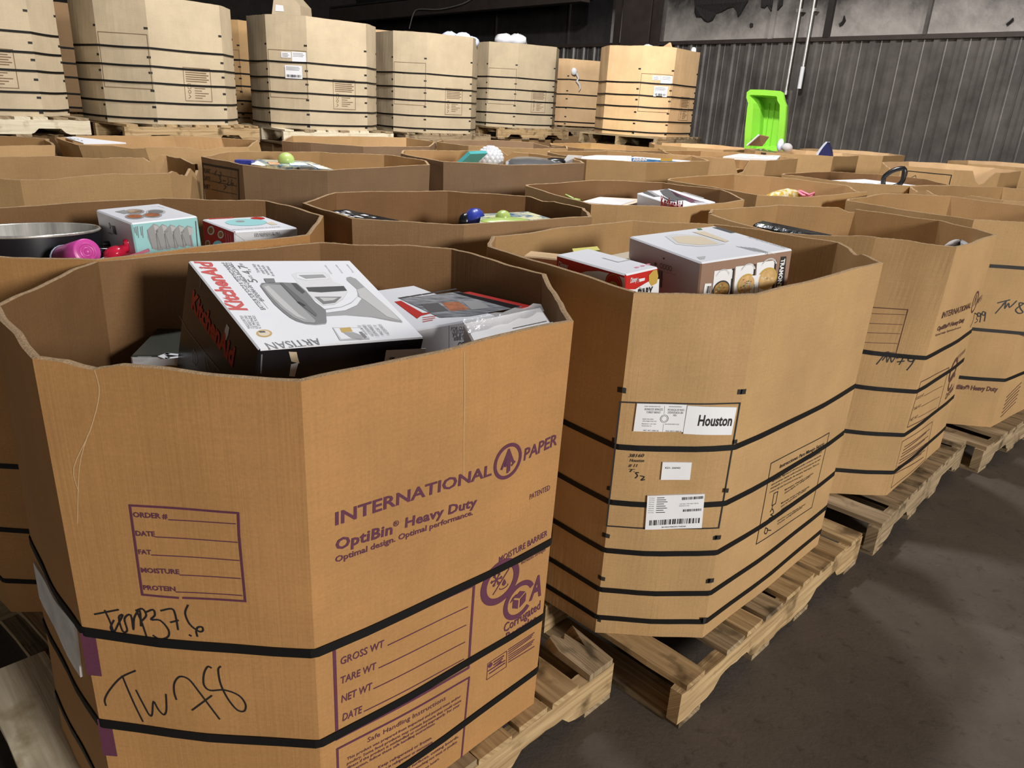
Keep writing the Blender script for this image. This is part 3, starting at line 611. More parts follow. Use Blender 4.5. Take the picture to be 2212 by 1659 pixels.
# --- second bin
b2 = BN['B2'] = Bin(0.523, 2.417, 0.795, 1.172, 0.609, 0.487, 0.224, rim=[(1369, 633), (1640, 636), (1908, 568), (1816, 524), (1543, 484), (1363, 476), (1063, 510), (1053, 532)], seed=11, mats=('kraft_tan', 'kraft_inside_tan'), bulge=.011, tears=((2, .55, .16, .012), (5, .8, .2, .006)))
q5 = crop(740/2046, 1160, 800)
def b2_print(mb):
    K = 'ink_black'
    kline(b2, 0, mb, [q5(*p) for p in ((495, 188), (1212, 195), (1085, 940), (415, 928))], .0042, K, True)
    for k, P in ((7, ((482, 97), (510, 100), (508, 134), (480, 128))), (0, ((510, 100), (533, 106), (530, 138), (508, 134))), (0, ((1200, 113), (1226, 113), (1220, 143), (1195, 143))), (1, ((1226, 113), (1249, 110), (1243, 141), (1220, 143))), (7, ((391, 966), (412, 972), (408, 998), (388, 990))), (0, ((412, 972), (436, 980), (432, 1003), (408, 998))), (0, ((1053, 990), (1076, 988), (1072, 1012), (1050, 1012))), (1, ((1076, 988), (1099, 983), (1094, 1008), (1072, 1012))), (7, ((366, 1217), (386, 1230), (384, 1254), (364, 1240))), (0, ((386, 1230), (408, 1236), (405, 1258), (384, 1254))), (0, ((1010, 1248), (1034, 1246), (1031, 1271), (1008, 1271))), (1, ((1034, 1246), (1057, 1240), (1053, 1264), (1031, 1271))), (0, ((362, 1470), (384, 1478), (380, 1504), (360, 1498))), (0, ((970, 1482), (992, 1480), (990, 1512), (968, 1512))), (1, ((992, 1480), (1016, 1474), (1012, 1502), (990, 1512))), (1, ((1123, 705), (1145, 705), (1140, 730), (1118, 730))), (7, ((420, 690), (440, 690), (436, 718), (416, 712))), (7, ((450, 400), (464, 402), (462, 430), (448, 424))), (1, ((1176, 415), (1196, 412), (1192, 436), (1172, 440)))):
        kpoly(b2, k, mb, [q5(*p) for p in P], K)
    for st in (('38160', (545, 517), (640, 517), (547, 498)), ('Houston', (552, 545), (640, 547), (553, 527)), ('# 11', (545, 575), (600, 577), (546, 557)), ('T.', (548, 606), (585, 607), (549, 588))): ktext(b2, 0, mb, st[0], q5(*st[1]), q5(*st[2]), q5(*st[3]), 'marker', bold=.012, shear=.3)
    kscript(b2, 0, mb, [[q5(*p) for p in s] for s in (((606, 610), (590, 612), (600, 628), (588, 642)), ((618, 630), (640, 636), (622, 655), (642, 652)))], .003)
    kline(b2, 1, mb, [q5(*p) for p in ((1397, 555), (1745, 372), (1640, 818), (1308, 1038))], .003, K, True)
    T = lambda s, a, c, t, **k: ktext(b2, 1, mb, s, q5(*a), q5(*c), q5(*t), K, **k)
    T('Instrucciones Para Manejo Seguro', (1447, 585), (1712, 445), (1450, 563), bold=.012, shear=.15)
    for i, s in enumerate(('Este producto fue preparado de carne inspeccionada y', 'aprobada. Algunos productos pueden contener bacterias', 'que podrian causar enfermedad si el producto es mal', 'manejado o cocinado de manera impropia. Para su', 'proteccion siga estas instrucciones de manejo seguro.')):
        T(s, (1408-5*i, 645+22*i), (1700-6*i-(90 if i == 4 else 0), 488+24*i+(48 if i == 4 else 0)), (1409-5*i, 634+22*i), bold=.01)
    for j, (y, n) in enumerate(((720, 2), (800, 3), (905, 2))):
        for i in range(n): T(('Mantengase refrigerado o congelado.', 'Descongele en refrigerador.', 'Mantenga carnes crudas separadas.', 'Lave las superficies de trabajo,', 'utensilios y manos despues de tocar.', 'Cocine completamente.', 'Guarde las sobras de inmediato.')[j*2+i], (1478-22*j, y+18*i), (1650-24*j-18*(i % 2), y-104+18*i), (1479-22*j, y+18*i-10), bold=.01)
    kline(b2, 1, mb, [q5(*p) for p in ((1415, 735), (1438, 723), (1424, 795), (1402, 808))], .003, K, True)
    kscript(b2, 1, mb, [[q5(*p) for p in s] for s in (((1408, 808), (1402, 825)), ((1392, 845), (1405, 828), (1412, 850), (1395, 862), (1408, 870), (1385, 885)), ((1365, 940), (1378, 950), (1368, 975), (1358, 968), (1365, 940)), ((1375, 955), (1396, 955)))], .0035, K)
r = b2.root('second aisle bin with white shipping stickers on its near chamfer', AISLE); b2.body(r, nx=18, nz=10, prints=b2_print)
for py in (1, 2, 3, 4, 5):
    z = {1: (468, 452), 2: (432, 783), 3: (405, 1070), 4: (380, 1305), 5: (372, 1470)}[py]; b2.strap(r, b2.on(0, *q5(*z))[1]-.001, .016)
b2.pad(r, .86)
def prt(f): return f
def st1(mb, fn, on):
    t = lambda s, a, c, h: put_text(mb, fn, s, on(*q5(*a)), on(*q5(*c)), h, 'g25')
    for s, a, c, h in (('BONELESS SKINLESS', (640, 234), (748, 236), .006), ('TURKEY BREAST', (650, 252), (735, 254), .006), ('PECHUGA DE PAVO', (778, 238), (876, 240), .006), ('DESHUESADA SIN', (778, 254), (868, 256), .006), ('PIEL', (810, 270), (832, 270), .005), ('KEEP REFRIGERATED', (640, 214), (735, 216), .003), ('MANTENGASE REFRIGERADO', (785, 216), (862, 217), .003), ('KEEP FROZEN', (628, 290), (692, 291), .003), ('DISTRIBUTED BY', (628, 302), (712, 304), .003), ('NET WT 2000 LB', (632, 358), (722, 361), .004), ('PESO NETO 2000 LB', (765, 362), (858, 365), .004), ('PRODUCT OF USA', (622, 318), (708, 320), .003), ('INGREDIENTES', (760, 320), (845, 322), .003), ('HOUSTON TX', (622, 330), (680, 332), .003)): t(s, a, c, h)
    c0 = on(*q5(757, 285)); put_line(mb, fn, ring(c0, .0105, .0105, 20), .0012, 'g25'); put_line(mb, fn, ring(c0, .0075, .0075, 16), .0008, 'g25')
    for u, v in (((760, 208), (756, 258)), ((752, 315), (748, 360))): put_line(mb, fn, [on(*q5(*u)), on(*q5(*v))], .0006, 'g25')
b2.sticker(r, 0, [q5(*p) for p in ((595, 195), (892, 203), (868, 365), (573, 360))], 'paper_white', st1)
b2.sticker(r, 0, [q5(*p) for p in ((897, 208), (1190, 218), (1158, 382), (870, 375))], 'paper_white', lambda mb, fn, on: put_text(mb, fn, 'Houston', on(*q5(955, 325)), on(*q5(1157, 326)), .0295, 'ink_black', bold=.028))
b2.sticker(r, 0, [q5(*p) for p in ((748, 545), (922, 547), (910, 650), (737, 650))], 'paper_white', lambda mb, fn, on: put_text(mb, fn, 'KD: 26043', on(*q5(763, 583)), on(*q5(852, 584)), .0055, 'ink_black', bold=.01))
def st4(mb, fn, on):
    for i in range(8): put_text(mb, fn, ('Product', 'Prod Date', 'Pack Date', 'Plant', 'Shift', 'Quantity', 'Date', 'Lot No')[i], on(*q5(668-i, 758+12.4*i)), on(*q5(700-i, 758+12.4*i)), .0025, 'g15'); put_line(mb, fn, [on(*q5(716-i, 755+12.4*i)), on(*q5(756-i+10*(i % 3), 754+12.4*i))], .0022, 'g15')
    barcode(mb, fn, on(*q5(862, 768)), on(*q5(988, 760)), .0085, 'ink_black', 30, 5); put_text(mb, fn, 'USF BLS TKY BST 70CB', on(*q5(848, 795)), on(*q5(960, 790)), .0028, 'g15'); put_text(mb, fn, 'HOUSTON TX USA', on(*q5(845, 806)), on(*q5(905, 804)), .0028, 'g15')
    barcode(mb, fn, on(*q5(868, 838)), on(*q5(976, 832)), .0075, 'ink_black', 24, 6); barcode(mb, fn, on(*q5(667, 920)), on(*q5(966, 905)), .0165, 'ink_black', 40, 7)
    put_text(mb, fn, '0019923798020017968300', on(*q5(740, 934)), on(*q5(885, 928)), .0038, 'ink_black', bold=.01)
b2.sticker(r, 0, [q5(*p) for p in ((657, 745), (998, 733), (980, 935), (643, 945))], 'paper_white', st4, off=.0058)
# --- third bin
b3 = BN['B3'] = Bin(1.452, 3.379, 0.82, 1.174, 0.602, 0.511, 0.237, rim=[(1892, 514), (2067, 534), (2154, 508), (2033, 476), (1848, 452), (1677, 442), (1538, 453), (1531, 460)], seed=21, mats=('kraft_tan', 'kraft_inside_tan'), bulge=.009, tears=((7, .45, .46, .034), (4, .05, .15, .02)))
q6 = crop(432/1024, 1780, 550)
def b3_print(mb):
    K = 'ink_brown'; T = lambda s, a, c, t, k=1, **kw: ktext(b3, k, mb, s, q6(*a), q6(*c), q6(*t), K, **kw); L = lambda p, w=.003, cl=False, k=0: kline(b3, k, mb, [q6(*x) for x in p], w, K, cl)
    L(((190, 265), (430, 282), (368, 508), (150, 495)), .0035, True)
    for y in (300, 350, 397, 447, 493): L(((222-(y-300)*.28, y), (415-(y-300)*.27, y+8)), .0022)
    T('INTERNATIONAL', (600, 327), (748, 272), (603, 297), bold=.02); T('PAPER', (778, 258), (806, 230), (782, 232), bold=.02)
    c0 = b3.on(1, *q6(772, 243)); put_line(mb, b3.fn(1), ring(c0, .045, .045, 24), .010, K); put_line(mb, b3.fn(1), [(c0[0]-.02, c0[1]-.015), (c0[0], c0[1]+.03), (c0[0]+.02, c0[1]-.015)], .007, K)
    T('OptiBin® Heavy Duty', (577, 391), (716, 342), (579, 370), bold=.045); T('Optimal design. Optimal performance.', (568, 418), (700, 374), (569, 408), bold=.02)
    L(((495, 652), (640, 578), (580, 800), (425, 885)), .004, True, 1)
    for s, y in (('GROSS WT', 745), ('TARE WT', 800), ('NET WT', 855)): T(s, (470-(y-745)*.28, y), (508-(y-745)*.28, y-20), (471-(y-745)*.28, y-14)); L(((512-(y-745)*.28, y-22), (606-(y-745)*.28, y-72)), .002, False, 1)
    L(((400, 958), (555, 855), (520, 1045), (342, 1195)), .003, True, 1)
    for i in range(9): L(((412-6*i, 985+17*i), (540-4*i-14*(i % 2), 893+18*i)), .004, False, 1)
    c1 = b3.on(1, *q6(662, 590)); put_line(mb, b3.fn(1), ring(c1, .05, .05, 24), .018, K); T('MOISTURE BARRIER', (675, 545), (720, 500), (676, 528)); c2 = b3.on(1, *q6(652, 650)); put_line(mb, b3.fn(1), ring(c2, .04, .04, 20, .5, 5.6), .014, K); T('Corrugated', (618, 745), (660, 690), (620, 720), bold=.03)
    kscript(b3, 0, mb, [[q6(*p) for p in s] for s in (((285, 507), (330, 498)), ((320, 500), (270, 560)), ((300, 540), (320, 520), (322, 550), (340, 520), (345, 550), (362, 530)), ((372, 530), (405, 525), (385, 562)), ((376, 549), (410, 545)), ((470, 530), (445, 525), (430, 540), (450, 547), (468, 528), (450, 560), (425, 590)))], .005)
    kscript(b3, 1, mb, [[q6(*p) for p in s] for s in (((770, 300), (762, 340), (748, 370)), ((772, 300), (788, 312), (778, 325), (786, 338), (770, 350)))], .005)
r = b3.root('third aisle bin with faint brown lettering and a black wrapped pack inside', AISLE); b3.body(r, nz=8, prints=b3_print)
for p in ((450, 522), (400, 695), (330, 918), (280, 1112)): b3.strap(r, b3.on(0, *q6(*p))[1], .017)
b3.pad(r, .86)
# --- fourth, fifth bins
b4 = BN['B4'] = Bin(2.38, 4.19, 0.70, 1.180, 0.56, 0.53, 0.25, rim=[(2104, 475), N_, N_, N_, (2054, 424), (1905, 418), (1839, 429), (1827, 433)], seed=31, mats=('kraft_tan', 'kraft_inside_tan'))
def b4_print(mb):
    for a, c in (((855, 58), (1110, 75)), ((757, 380), (1110, 412))): kline(b4, 0, mb, [q6(*a), q6(*c)], .017, 'ink_black')
    ktext(b4, 0, mb, 'OptiBin® Heavy Duty', q6(628, 684), q6(888, 700), q6(630, 662), 'ink_brown', bold=.045)
    kscript(b4, 0, mb, [[q6(*p) for p in s] for s in (((890, 247), (950, 232)), ((935, 237), (905, 270), (878, 300)), ((915, 255), (930, 245), (925, 275), (945, 250), (950, 270), (985, 238)), ((1024, 250), (1000, 248), (1005, 275), (1018, 295), (995, 300), (982, 280), (1024, 250)), ((1060, 245), (1036, 285), (1050, 305), (1066, 290), (1044, 282)))], .006)
    kscript(b4, 0, mb, [[q6(*p) for p in s] for s in (((802, 302), (790, 298), (786, 312), (798, 316), (803, 302), (802, 322), (798, 345)), ((826, 296), (814, 292), (810, 306), (821, 310), (827, 296), (825, 318), (821, 340)))], .005)
    for i in range(6): kline(b4, 1, mb, [q6(935-6*i, 730+20*i), q6(1010-6*i, 655+20*i)], .006, 'ink_brown')
r = b4.root('fourth aisle bin with wide black bands and handwritten marker number', AISLE); b4.body(r, nz=8, prints=b4_print); b4.strap(r, b4.on(0, *q6(820, 636))[1], .018); b4.pad(r, .9)
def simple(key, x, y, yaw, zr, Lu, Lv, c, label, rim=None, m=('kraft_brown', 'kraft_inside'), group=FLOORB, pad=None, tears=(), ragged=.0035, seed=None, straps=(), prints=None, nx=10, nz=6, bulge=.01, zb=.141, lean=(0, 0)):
    b = BN[key] = Bin(x, y, yaw, zr, Lu, Lv, c, zb=zb, rim=rim, seed=seed or (len(BN)*7+5), mats=m, tears=tears, ragged=ragged, bulge=bulge, lean=lean)
    ctr = sum(b.b, Vector())/8; b.b = [ctr+(p-ctr)*.955 for p in b.b]; b.t = [ctr+(p-ctr)*.978 for p in b.t]; b.bi = b.inset(b.b); b.ti = b.inset(b.t); b.Lk = [(b.b[(k+1) % 8]-b.b[k]).length for k in range(8)]
    r = b.root(label, group); b.body(r, nx=nx, nz=nz, prints=(lambda mb: prints(b, mb)) if prints else None)
    for z in straps: b.strap(r, z, .014)
    if pad: b.pad(r, pad)
    b.obj = r; return b
D = (.592, .49, .275)
simple('B5', 3.238, 5.251, .70, 1.181, *D, 'fifth bin along the aisle, cut off by the right picture edge', [N_, N_, N_, N_, (2166, 404), (2054, 401), N_, (1997, 411)], ('kraft_tan', 'kraft_inside_tan'), AISLE, tears=((7, .3, .3, .04), (6, .5, .5, .02)))
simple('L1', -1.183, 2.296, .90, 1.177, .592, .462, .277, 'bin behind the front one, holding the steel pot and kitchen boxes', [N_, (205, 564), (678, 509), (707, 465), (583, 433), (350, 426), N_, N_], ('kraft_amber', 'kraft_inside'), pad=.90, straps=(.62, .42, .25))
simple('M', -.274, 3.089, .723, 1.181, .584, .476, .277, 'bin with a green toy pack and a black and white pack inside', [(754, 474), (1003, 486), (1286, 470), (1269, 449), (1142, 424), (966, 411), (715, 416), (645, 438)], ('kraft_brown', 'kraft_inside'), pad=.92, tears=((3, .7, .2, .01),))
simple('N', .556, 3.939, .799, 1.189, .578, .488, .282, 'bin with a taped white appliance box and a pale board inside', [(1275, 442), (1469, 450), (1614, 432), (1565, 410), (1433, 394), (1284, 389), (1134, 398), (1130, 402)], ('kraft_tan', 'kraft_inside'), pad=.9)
simple('O', 1.510, 4.846, .761, 1.184, .596, .496, .210, 'bin with a yellow crinkled bag and pink cord inside', [(1635, 422), (1752, 427), (1880, 415), (1834, 401), (1667, 381), (1582, 376), (1442, 385), (1437, 389)], ('kraft_tan', 'kraft_inside_tan'), pad=.95, tears=((2, .4, .4, .015),))
simple('P', 2.62, 5.95, .62, 1.182, *D, 'bin with a black loop handle sticking up over white papers', [N_, N_, N_, (1999, 387), (1898, 376), (1790, 371), (1689, 374), (1684, 377)], ('kraft_tan', 'kraft_inside'), pad=.95)
def q_print(b, mb):
    g = crop(560/2212, 400, 270); K = 'ink_black'
    kline(b, 7, mb, [g(*p) for p in ((150, 330), (455, 385), (462, 655), (165, 640))], .010, K, True)
    for s, y in (('PLANT', 405), ('DATE', 470), ('SHIFT', 540)): ktext(b, 7, mb, s, g(160, y), g(218, y+12), g(161, y-38), K, bold=.02); kline(b, 7, mb, [g(225, y+8), g(440, y+52)], .003, K)
    kscript(b, 7, mb, [[g(*p) for p in s] for s in (((270, 390), (250, 420), (262, 425)), ((300, 400), (310, 420)), ((285, 435), (305, 430), (295, 455), (308, 480), (285, 495)), ((325, 475), (345, 478)), ((365, 455), (375, 480), (360, 510), (385, 512)), ((400, 470), (392, 500), (405, 515), (412, 498), (395, 500)), ((335, 515), (350, 530), (332, 550)))], .006)
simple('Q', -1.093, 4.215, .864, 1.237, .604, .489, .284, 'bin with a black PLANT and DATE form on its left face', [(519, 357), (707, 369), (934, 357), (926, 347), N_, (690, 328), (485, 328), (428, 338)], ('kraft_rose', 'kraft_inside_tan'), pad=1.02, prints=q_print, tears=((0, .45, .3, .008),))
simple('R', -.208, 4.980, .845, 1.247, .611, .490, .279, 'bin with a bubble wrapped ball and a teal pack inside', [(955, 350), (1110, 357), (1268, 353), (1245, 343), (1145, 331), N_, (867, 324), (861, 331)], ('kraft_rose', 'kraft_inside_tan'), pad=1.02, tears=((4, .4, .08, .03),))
simple('S', .734, 5.719, .745, 1.257, .620, .481, .284, 'bin with white panels and a blue game box inside', [(1265, 345), (1399, 351), (1538, 348), (1500, 337), N_, N_, (1183, 326), (1179, 328)], ('kraft_tan', 'kraft_inside_tan'), pad=1.08)
simple('K', -2.14, 3.60, .80, 1.19, *D, 'battered bin at the left edge with a torn rim corner', [N_, N_, (373, 377), (432, 352), (367, 338), N_, N_, N_], ('kraft_tan', 'kraft_inside_tan'), tears=((2, .45, .30, .03), (4, .25, .10, .04), (2, .9, .15, .06)), ragged=.012)
simple('J4', -3.44, 4.62, .78, 1.19, *D, 'far left bin holding an orange and yellow pack', [N_, N_, (124, 314), (104, 302), N_, N_, N_, N_], ('kraft_tan', 'kraft_inside_tan'), pad=1.05)
simple('Q4', -2.20, 5.25, .80, 1.215, *D, 'bin with folded papers inside, in front of the tall left stack', [(162, 313), (311, 319), (540, 318), (561, 303), (480, 297), (372, 294), (200, 292), (114, 298)], ('kraft_tan', 'kraft_inside_tan'), pad=1.08, tears=((1, .55, .12, .02), (0, .8, .3, .01)))
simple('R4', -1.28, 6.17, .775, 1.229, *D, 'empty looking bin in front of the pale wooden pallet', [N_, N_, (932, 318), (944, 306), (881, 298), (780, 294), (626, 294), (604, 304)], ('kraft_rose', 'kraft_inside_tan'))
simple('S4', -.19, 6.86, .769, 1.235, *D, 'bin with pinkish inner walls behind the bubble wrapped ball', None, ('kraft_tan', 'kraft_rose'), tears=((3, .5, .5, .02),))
simple('T', 1.73, 6.62, .81, 1.258, *D, 'bin topped by a flat white slab, with a split in its near face', [(1538, 341), (1658, 347), (1727, 343), N_, N_, N_, N_, N_], ('kraft_tan', 'kraft_inside_tan'), pad=1.12, tears=((0, .55, .10, .16),))
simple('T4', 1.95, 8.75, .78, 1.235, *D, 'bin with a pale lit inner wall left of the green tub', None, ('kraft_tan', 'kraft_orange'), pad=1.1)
simple('S5', .80, 7.72, .78, 1.22, *D, 'bin below the last strapped stack, with a yellow foam sheet', None, ('kraft_brown', 'kraft_inside_tan'), pad=1.1)
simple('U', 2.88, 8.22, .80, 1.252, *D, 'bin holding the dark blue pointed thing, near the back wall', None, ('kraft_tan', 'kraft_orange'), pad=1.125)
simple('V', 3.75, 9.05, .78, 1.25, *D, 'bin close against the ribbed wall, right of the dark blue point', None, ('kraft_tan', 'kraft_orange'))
def x_print(b, mb):
    put_line(mb, b.fn(7), [(.06, 1.0), (.40, 1.0), (.40, 1.21), (.06, 1.21)], .007, 'ink_black', True)
    for i in range(3): put_line(mb, b.fn(7), [(.1+.05*i, 1.16-.05*i), (.13+.05*i, 1.18-.05*i), (.15+.05*i, 1.13-.05*i)], .004, 'ink_black')
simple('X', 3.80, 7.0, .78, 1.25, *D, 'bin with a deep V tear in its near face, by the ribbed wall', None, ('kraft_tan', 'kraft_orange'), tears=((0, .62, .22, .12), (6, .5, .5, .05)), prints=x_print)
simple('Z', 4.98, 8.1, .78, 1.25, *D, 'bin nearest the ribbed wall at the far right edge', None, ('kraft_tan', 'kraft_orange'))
simple('B6', 4.75, 6.05, .78, 1.22, *D, 'bin beyond the right end of the aisle row', None, ('kraft_tan', 'kraft_inside_tan'))
# pallets under the floor bins
def pal(key, kind, label, du=0, dv=0, dyaw=0, grp='aisle pallets'):
    b = BN[key]; o = rotz(b.yaw, (du, dv)); pallet(kind, b.x+o.x, b.y+o.y, 0, b.yaw+dyaw, label, grp).scale = (1, 1, 1) if key[0] == 'B' and key != 'B6' else (.92, .88, 1)
pal('B1', 'x', 'wooden pallet with a splintered board end under the front bin', -.01, 0); pal('B2', 'a', 'rough wooden pallet under the second aisle bin, corner on the floor', 0, -.045, .005)
pal('B3', 'b', 'weathered pallet under the third aisle bin', -.03, -.06); pal('B4', 'b', 'weathered pallet under the fourth aisle bin', -.03, -.08, .03); pal('B5', 'a', 'wooden pallet under the fifth aisle bin')
for k in BN:
    if k not in ('B1', 'B2', 'B3', 'B4', 'B5'): pal(k, rnd.choice('ab'), 'wooden pallet on the floor hidden under a bulk bin', grp='pallets hidden under bins')
# ---------------------------------------------------------------- upper tier
def tier(key, x, y, yaw, zb, h, label, kind, plabel, m=('kraft_pale', 'kraft_inside_tan'), stickers=False, instr=True, outline=True, dpal=(0, 0), straps=(.045, .175, .33, .46, .60), dims=D, lid=True, bulge=.012, seed=None, lean=(0, 0)):
    b = Bin(x, y, yaw, zb+h, *dims, zb=zb, seed=seed or hash_(key), mats=m, ragged=.004, bulge=bulge, lean=lean); r = b.root(label, TOPB); b.obj = r
    def pr(mb):
        Z = lambda f: zb+h*f; K = 'ink_faded'; k2 = 'ink_black'; L0 = b.Lk[0]
        if outline: put_line(mb, b.fn(0), [(.012, Z(.28)), (L0-.012, Z(.28)), (L0-.012, Z(.70)), (.012, Z(.70))], .005, K, True)
        for k in (7, 0, 1, 2):
            for f in (.02, .13, .26, .40, .52, .74):
                put_poly(mb, b.fn(k), [(b.Lk[k]-.03, Z(f)), (b.Lk[k], Z(f)), (b.Lk[k], Z(f)+.016), (b.Lk[k]-.03, Z(f)+.016)], k2)
        if instr:
            x0, x1 = b.Lk[1]*.40, b.Lk[1]*.78; put_line(mb, b.fn(1), [(x0, Z(.20)), (x1, Z(.20)), (x1, Z(.47)), (x0, Z(.47))], .005, K, True)
            for i in range(6): put_line(mb, b.fn(1), [(x0+.02, Z(.45)-.017*i), (x1-.02-.02*(i % 2), Z(.45)-.017*i)], .007, K)
            for i in range(6): put_line(mb, b.fn(1), [(x0+.09, Z(.325)-.019*i), (x1-.03-.03*(i % 3), Z(.325)-.019*i)], .006, K)
            put_line(mb, b.fn(1), [(x0+.03, Z(.34)), (x0+.055, Z(.34)), (x0+.055, Z(.30)), (x0+.03, Z(.30))], .004, K, True); put_line(mb, b.fn(1), ring((x0+.042, Z(.275)), .012, .012, 10), .005, K); put_line(mb, b.fn(1), [(x0+.03, Z(.22)), (x0+.05, Z(.235)), (x0+.035, Z(.25))], .005, K)
    b.body(r, nx=8, nz=6, prints=pr)
    for f in straps: b.strap(r, zb+h*f, .016)
    if stickers:
        L0 = b.Lk[0]
        for a, c, z0, z1, s in ((.36, .60, .635, .685, 1), (.62, .97, .605, .69, 2), (.44, .86, .455, .57, 3)):
            mb = MB(); P = [(a*L0, zb+h*z0), (c*L0, zb+h*z0), (c*L0, zb+h*z1), (a*L0, zb+h*z1)]; f0 = b.fn(0, .0058 if s == 3 else .003)
            mb.add([f0(*p) for p in P], [(0, 1, 2, 3)], 'paper_white'); f1 = b.fn(0, .0066 if s == 3 else .0038)
            for i in range(3): put_line(mb, f1, [(P[0][0]+.012, P[2][1]-.014-.012*i), (P[1][0]-.03+.01*(i % 2), P[2][1]-.014-.012*i)], .0035, 'g40')
            if s == 3: barcode(mb, f1, (P[0][0]+.012, P[0][1]+.012), (P[1][0]-.012, P[0][1]+.012), .022, 'g15', 20)
            mb.build('sticker', r)
    o = rotz(yaw, dpal); pallet(kind, x+o.x, y+o.y, zb-.1415, yaw, plabel, 'pallets carrying the upper tier').scale = (1, 1, 1) if key not in ('U6', 'W2', 'W3', 'U0') else (.92, .9, 1)
    return b
def hash_(k): return sum(ord(c)*(i+3) for i, c in enumerate(k))
UT = [
 tier('U1', -4.25, 6.05, .85, 1.29, .97, 'strapped bin of the upper tier cut off by the left picture edge', 'p', 'pale pallet with a torn film scrap, under the leftmost upper bin', dpal=(.0, -.05)),
 tier('U2', -3.212, 6.966, .917, 1.258, .954, 'wide cream strapped bin, second from the left on the upper tier', 'a', 'tan pallet with hand slots under the second upper bin', bulge=.02),
 tier('U3', -2.191, 8.21, .731, 1.227, .998, 'strapped upper bin with white stickers, left of the unlabelled pair', 'p', 'pale wood pallet under the upper bin with stickers', stickers=True),
 tier('U4', -1.236, 9.731, .694, 1.192, 1.066, 'strapped upper bin, greenish chamfer, left one of the unlabelled pair', 'b', 'broken pallet under the left one of the unlabelled pair'),
 tier('U5', -.207, 11.077, .658, 1.262, 1.03, 'strapped upper bin, right one of the unlabelled pair', 'a', 'notched pallet under the right one of the unlabelled pair'),
 tier('U7', 1.42, 9.716, .941, 1.295, .951, 'last strapped upper bin on the right, with white stickers', 'b', 'dark weathered pallet under the last upper bin on the right', stickers=True, m=('kraft_orange', 'kraft_inside_tan')),
 tier('U6', .70, 12.15, .35, 1.30, .90, 'damaged orange upper bin with a hanging white scrap, set back', 'b', 'pallet under the damaged orange upper bin', m=('kraft_orange', 'kraft_inside_tan'), instr=False, outline=False, straps=(.06, .28, .48, .70)),
 tier('U0', -4.75, 8.30, .85, 1.26, .98, 'shaded upper bin seen in the gap between the two leftmost', 'a', 'pallet under the shaded upper bin at the left', m=('kraft_brown', 'kraft_inside'), instr=False),
 tier('W2', -3.35, 9.55, .8, 1.26, 1.0, 'upper bin set back in the gap left of the stickered one', 'a', 'pallet under the upper bin set back left of the stickered one', m=('kraft_tan', 'kraft_inside'), instr=False),
 tier('W3', -2.00, 10.95, .75, 1.25, 1.10, 'upper bin set back behind the stickered one, only its rim showing', 'a', 'pallet under the rim-only upper bin', m=('kraft_orange', 'kraft_inside_tan'), instr=False),
]
for u in UT:
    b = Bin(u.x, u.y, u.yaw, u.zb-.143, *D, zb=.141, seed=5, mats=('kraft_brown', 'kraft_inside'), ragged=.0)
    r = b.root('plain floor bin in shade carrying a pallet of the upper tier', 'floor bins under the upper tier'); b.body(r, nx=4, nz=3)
    pallet('b', u.x, u.y, 0, u.yaw, 'wooden pallet on the floor hidden under a bulk bin', 'pallets hidden under bins').scale = (.92, .9, 1)
    cp = MB(); P = [Vector((p.x, p.y, u.zb-.150)) for p in b.bi]; cp.add(P+[p+Vector((0, 0, .006)) for p in P], [tuple(range(7, -1, -1)), tuple(range(8, 16))]+[(i, (i+1) % 8, 8+(i+1) % 8, 8+i) for i in range(8)], 'kraft_brown'); cp.build('lid', r)
mat('mailer_white', (0.72, 0.685, 0.685), 0.45, var=0.08, scale=9)
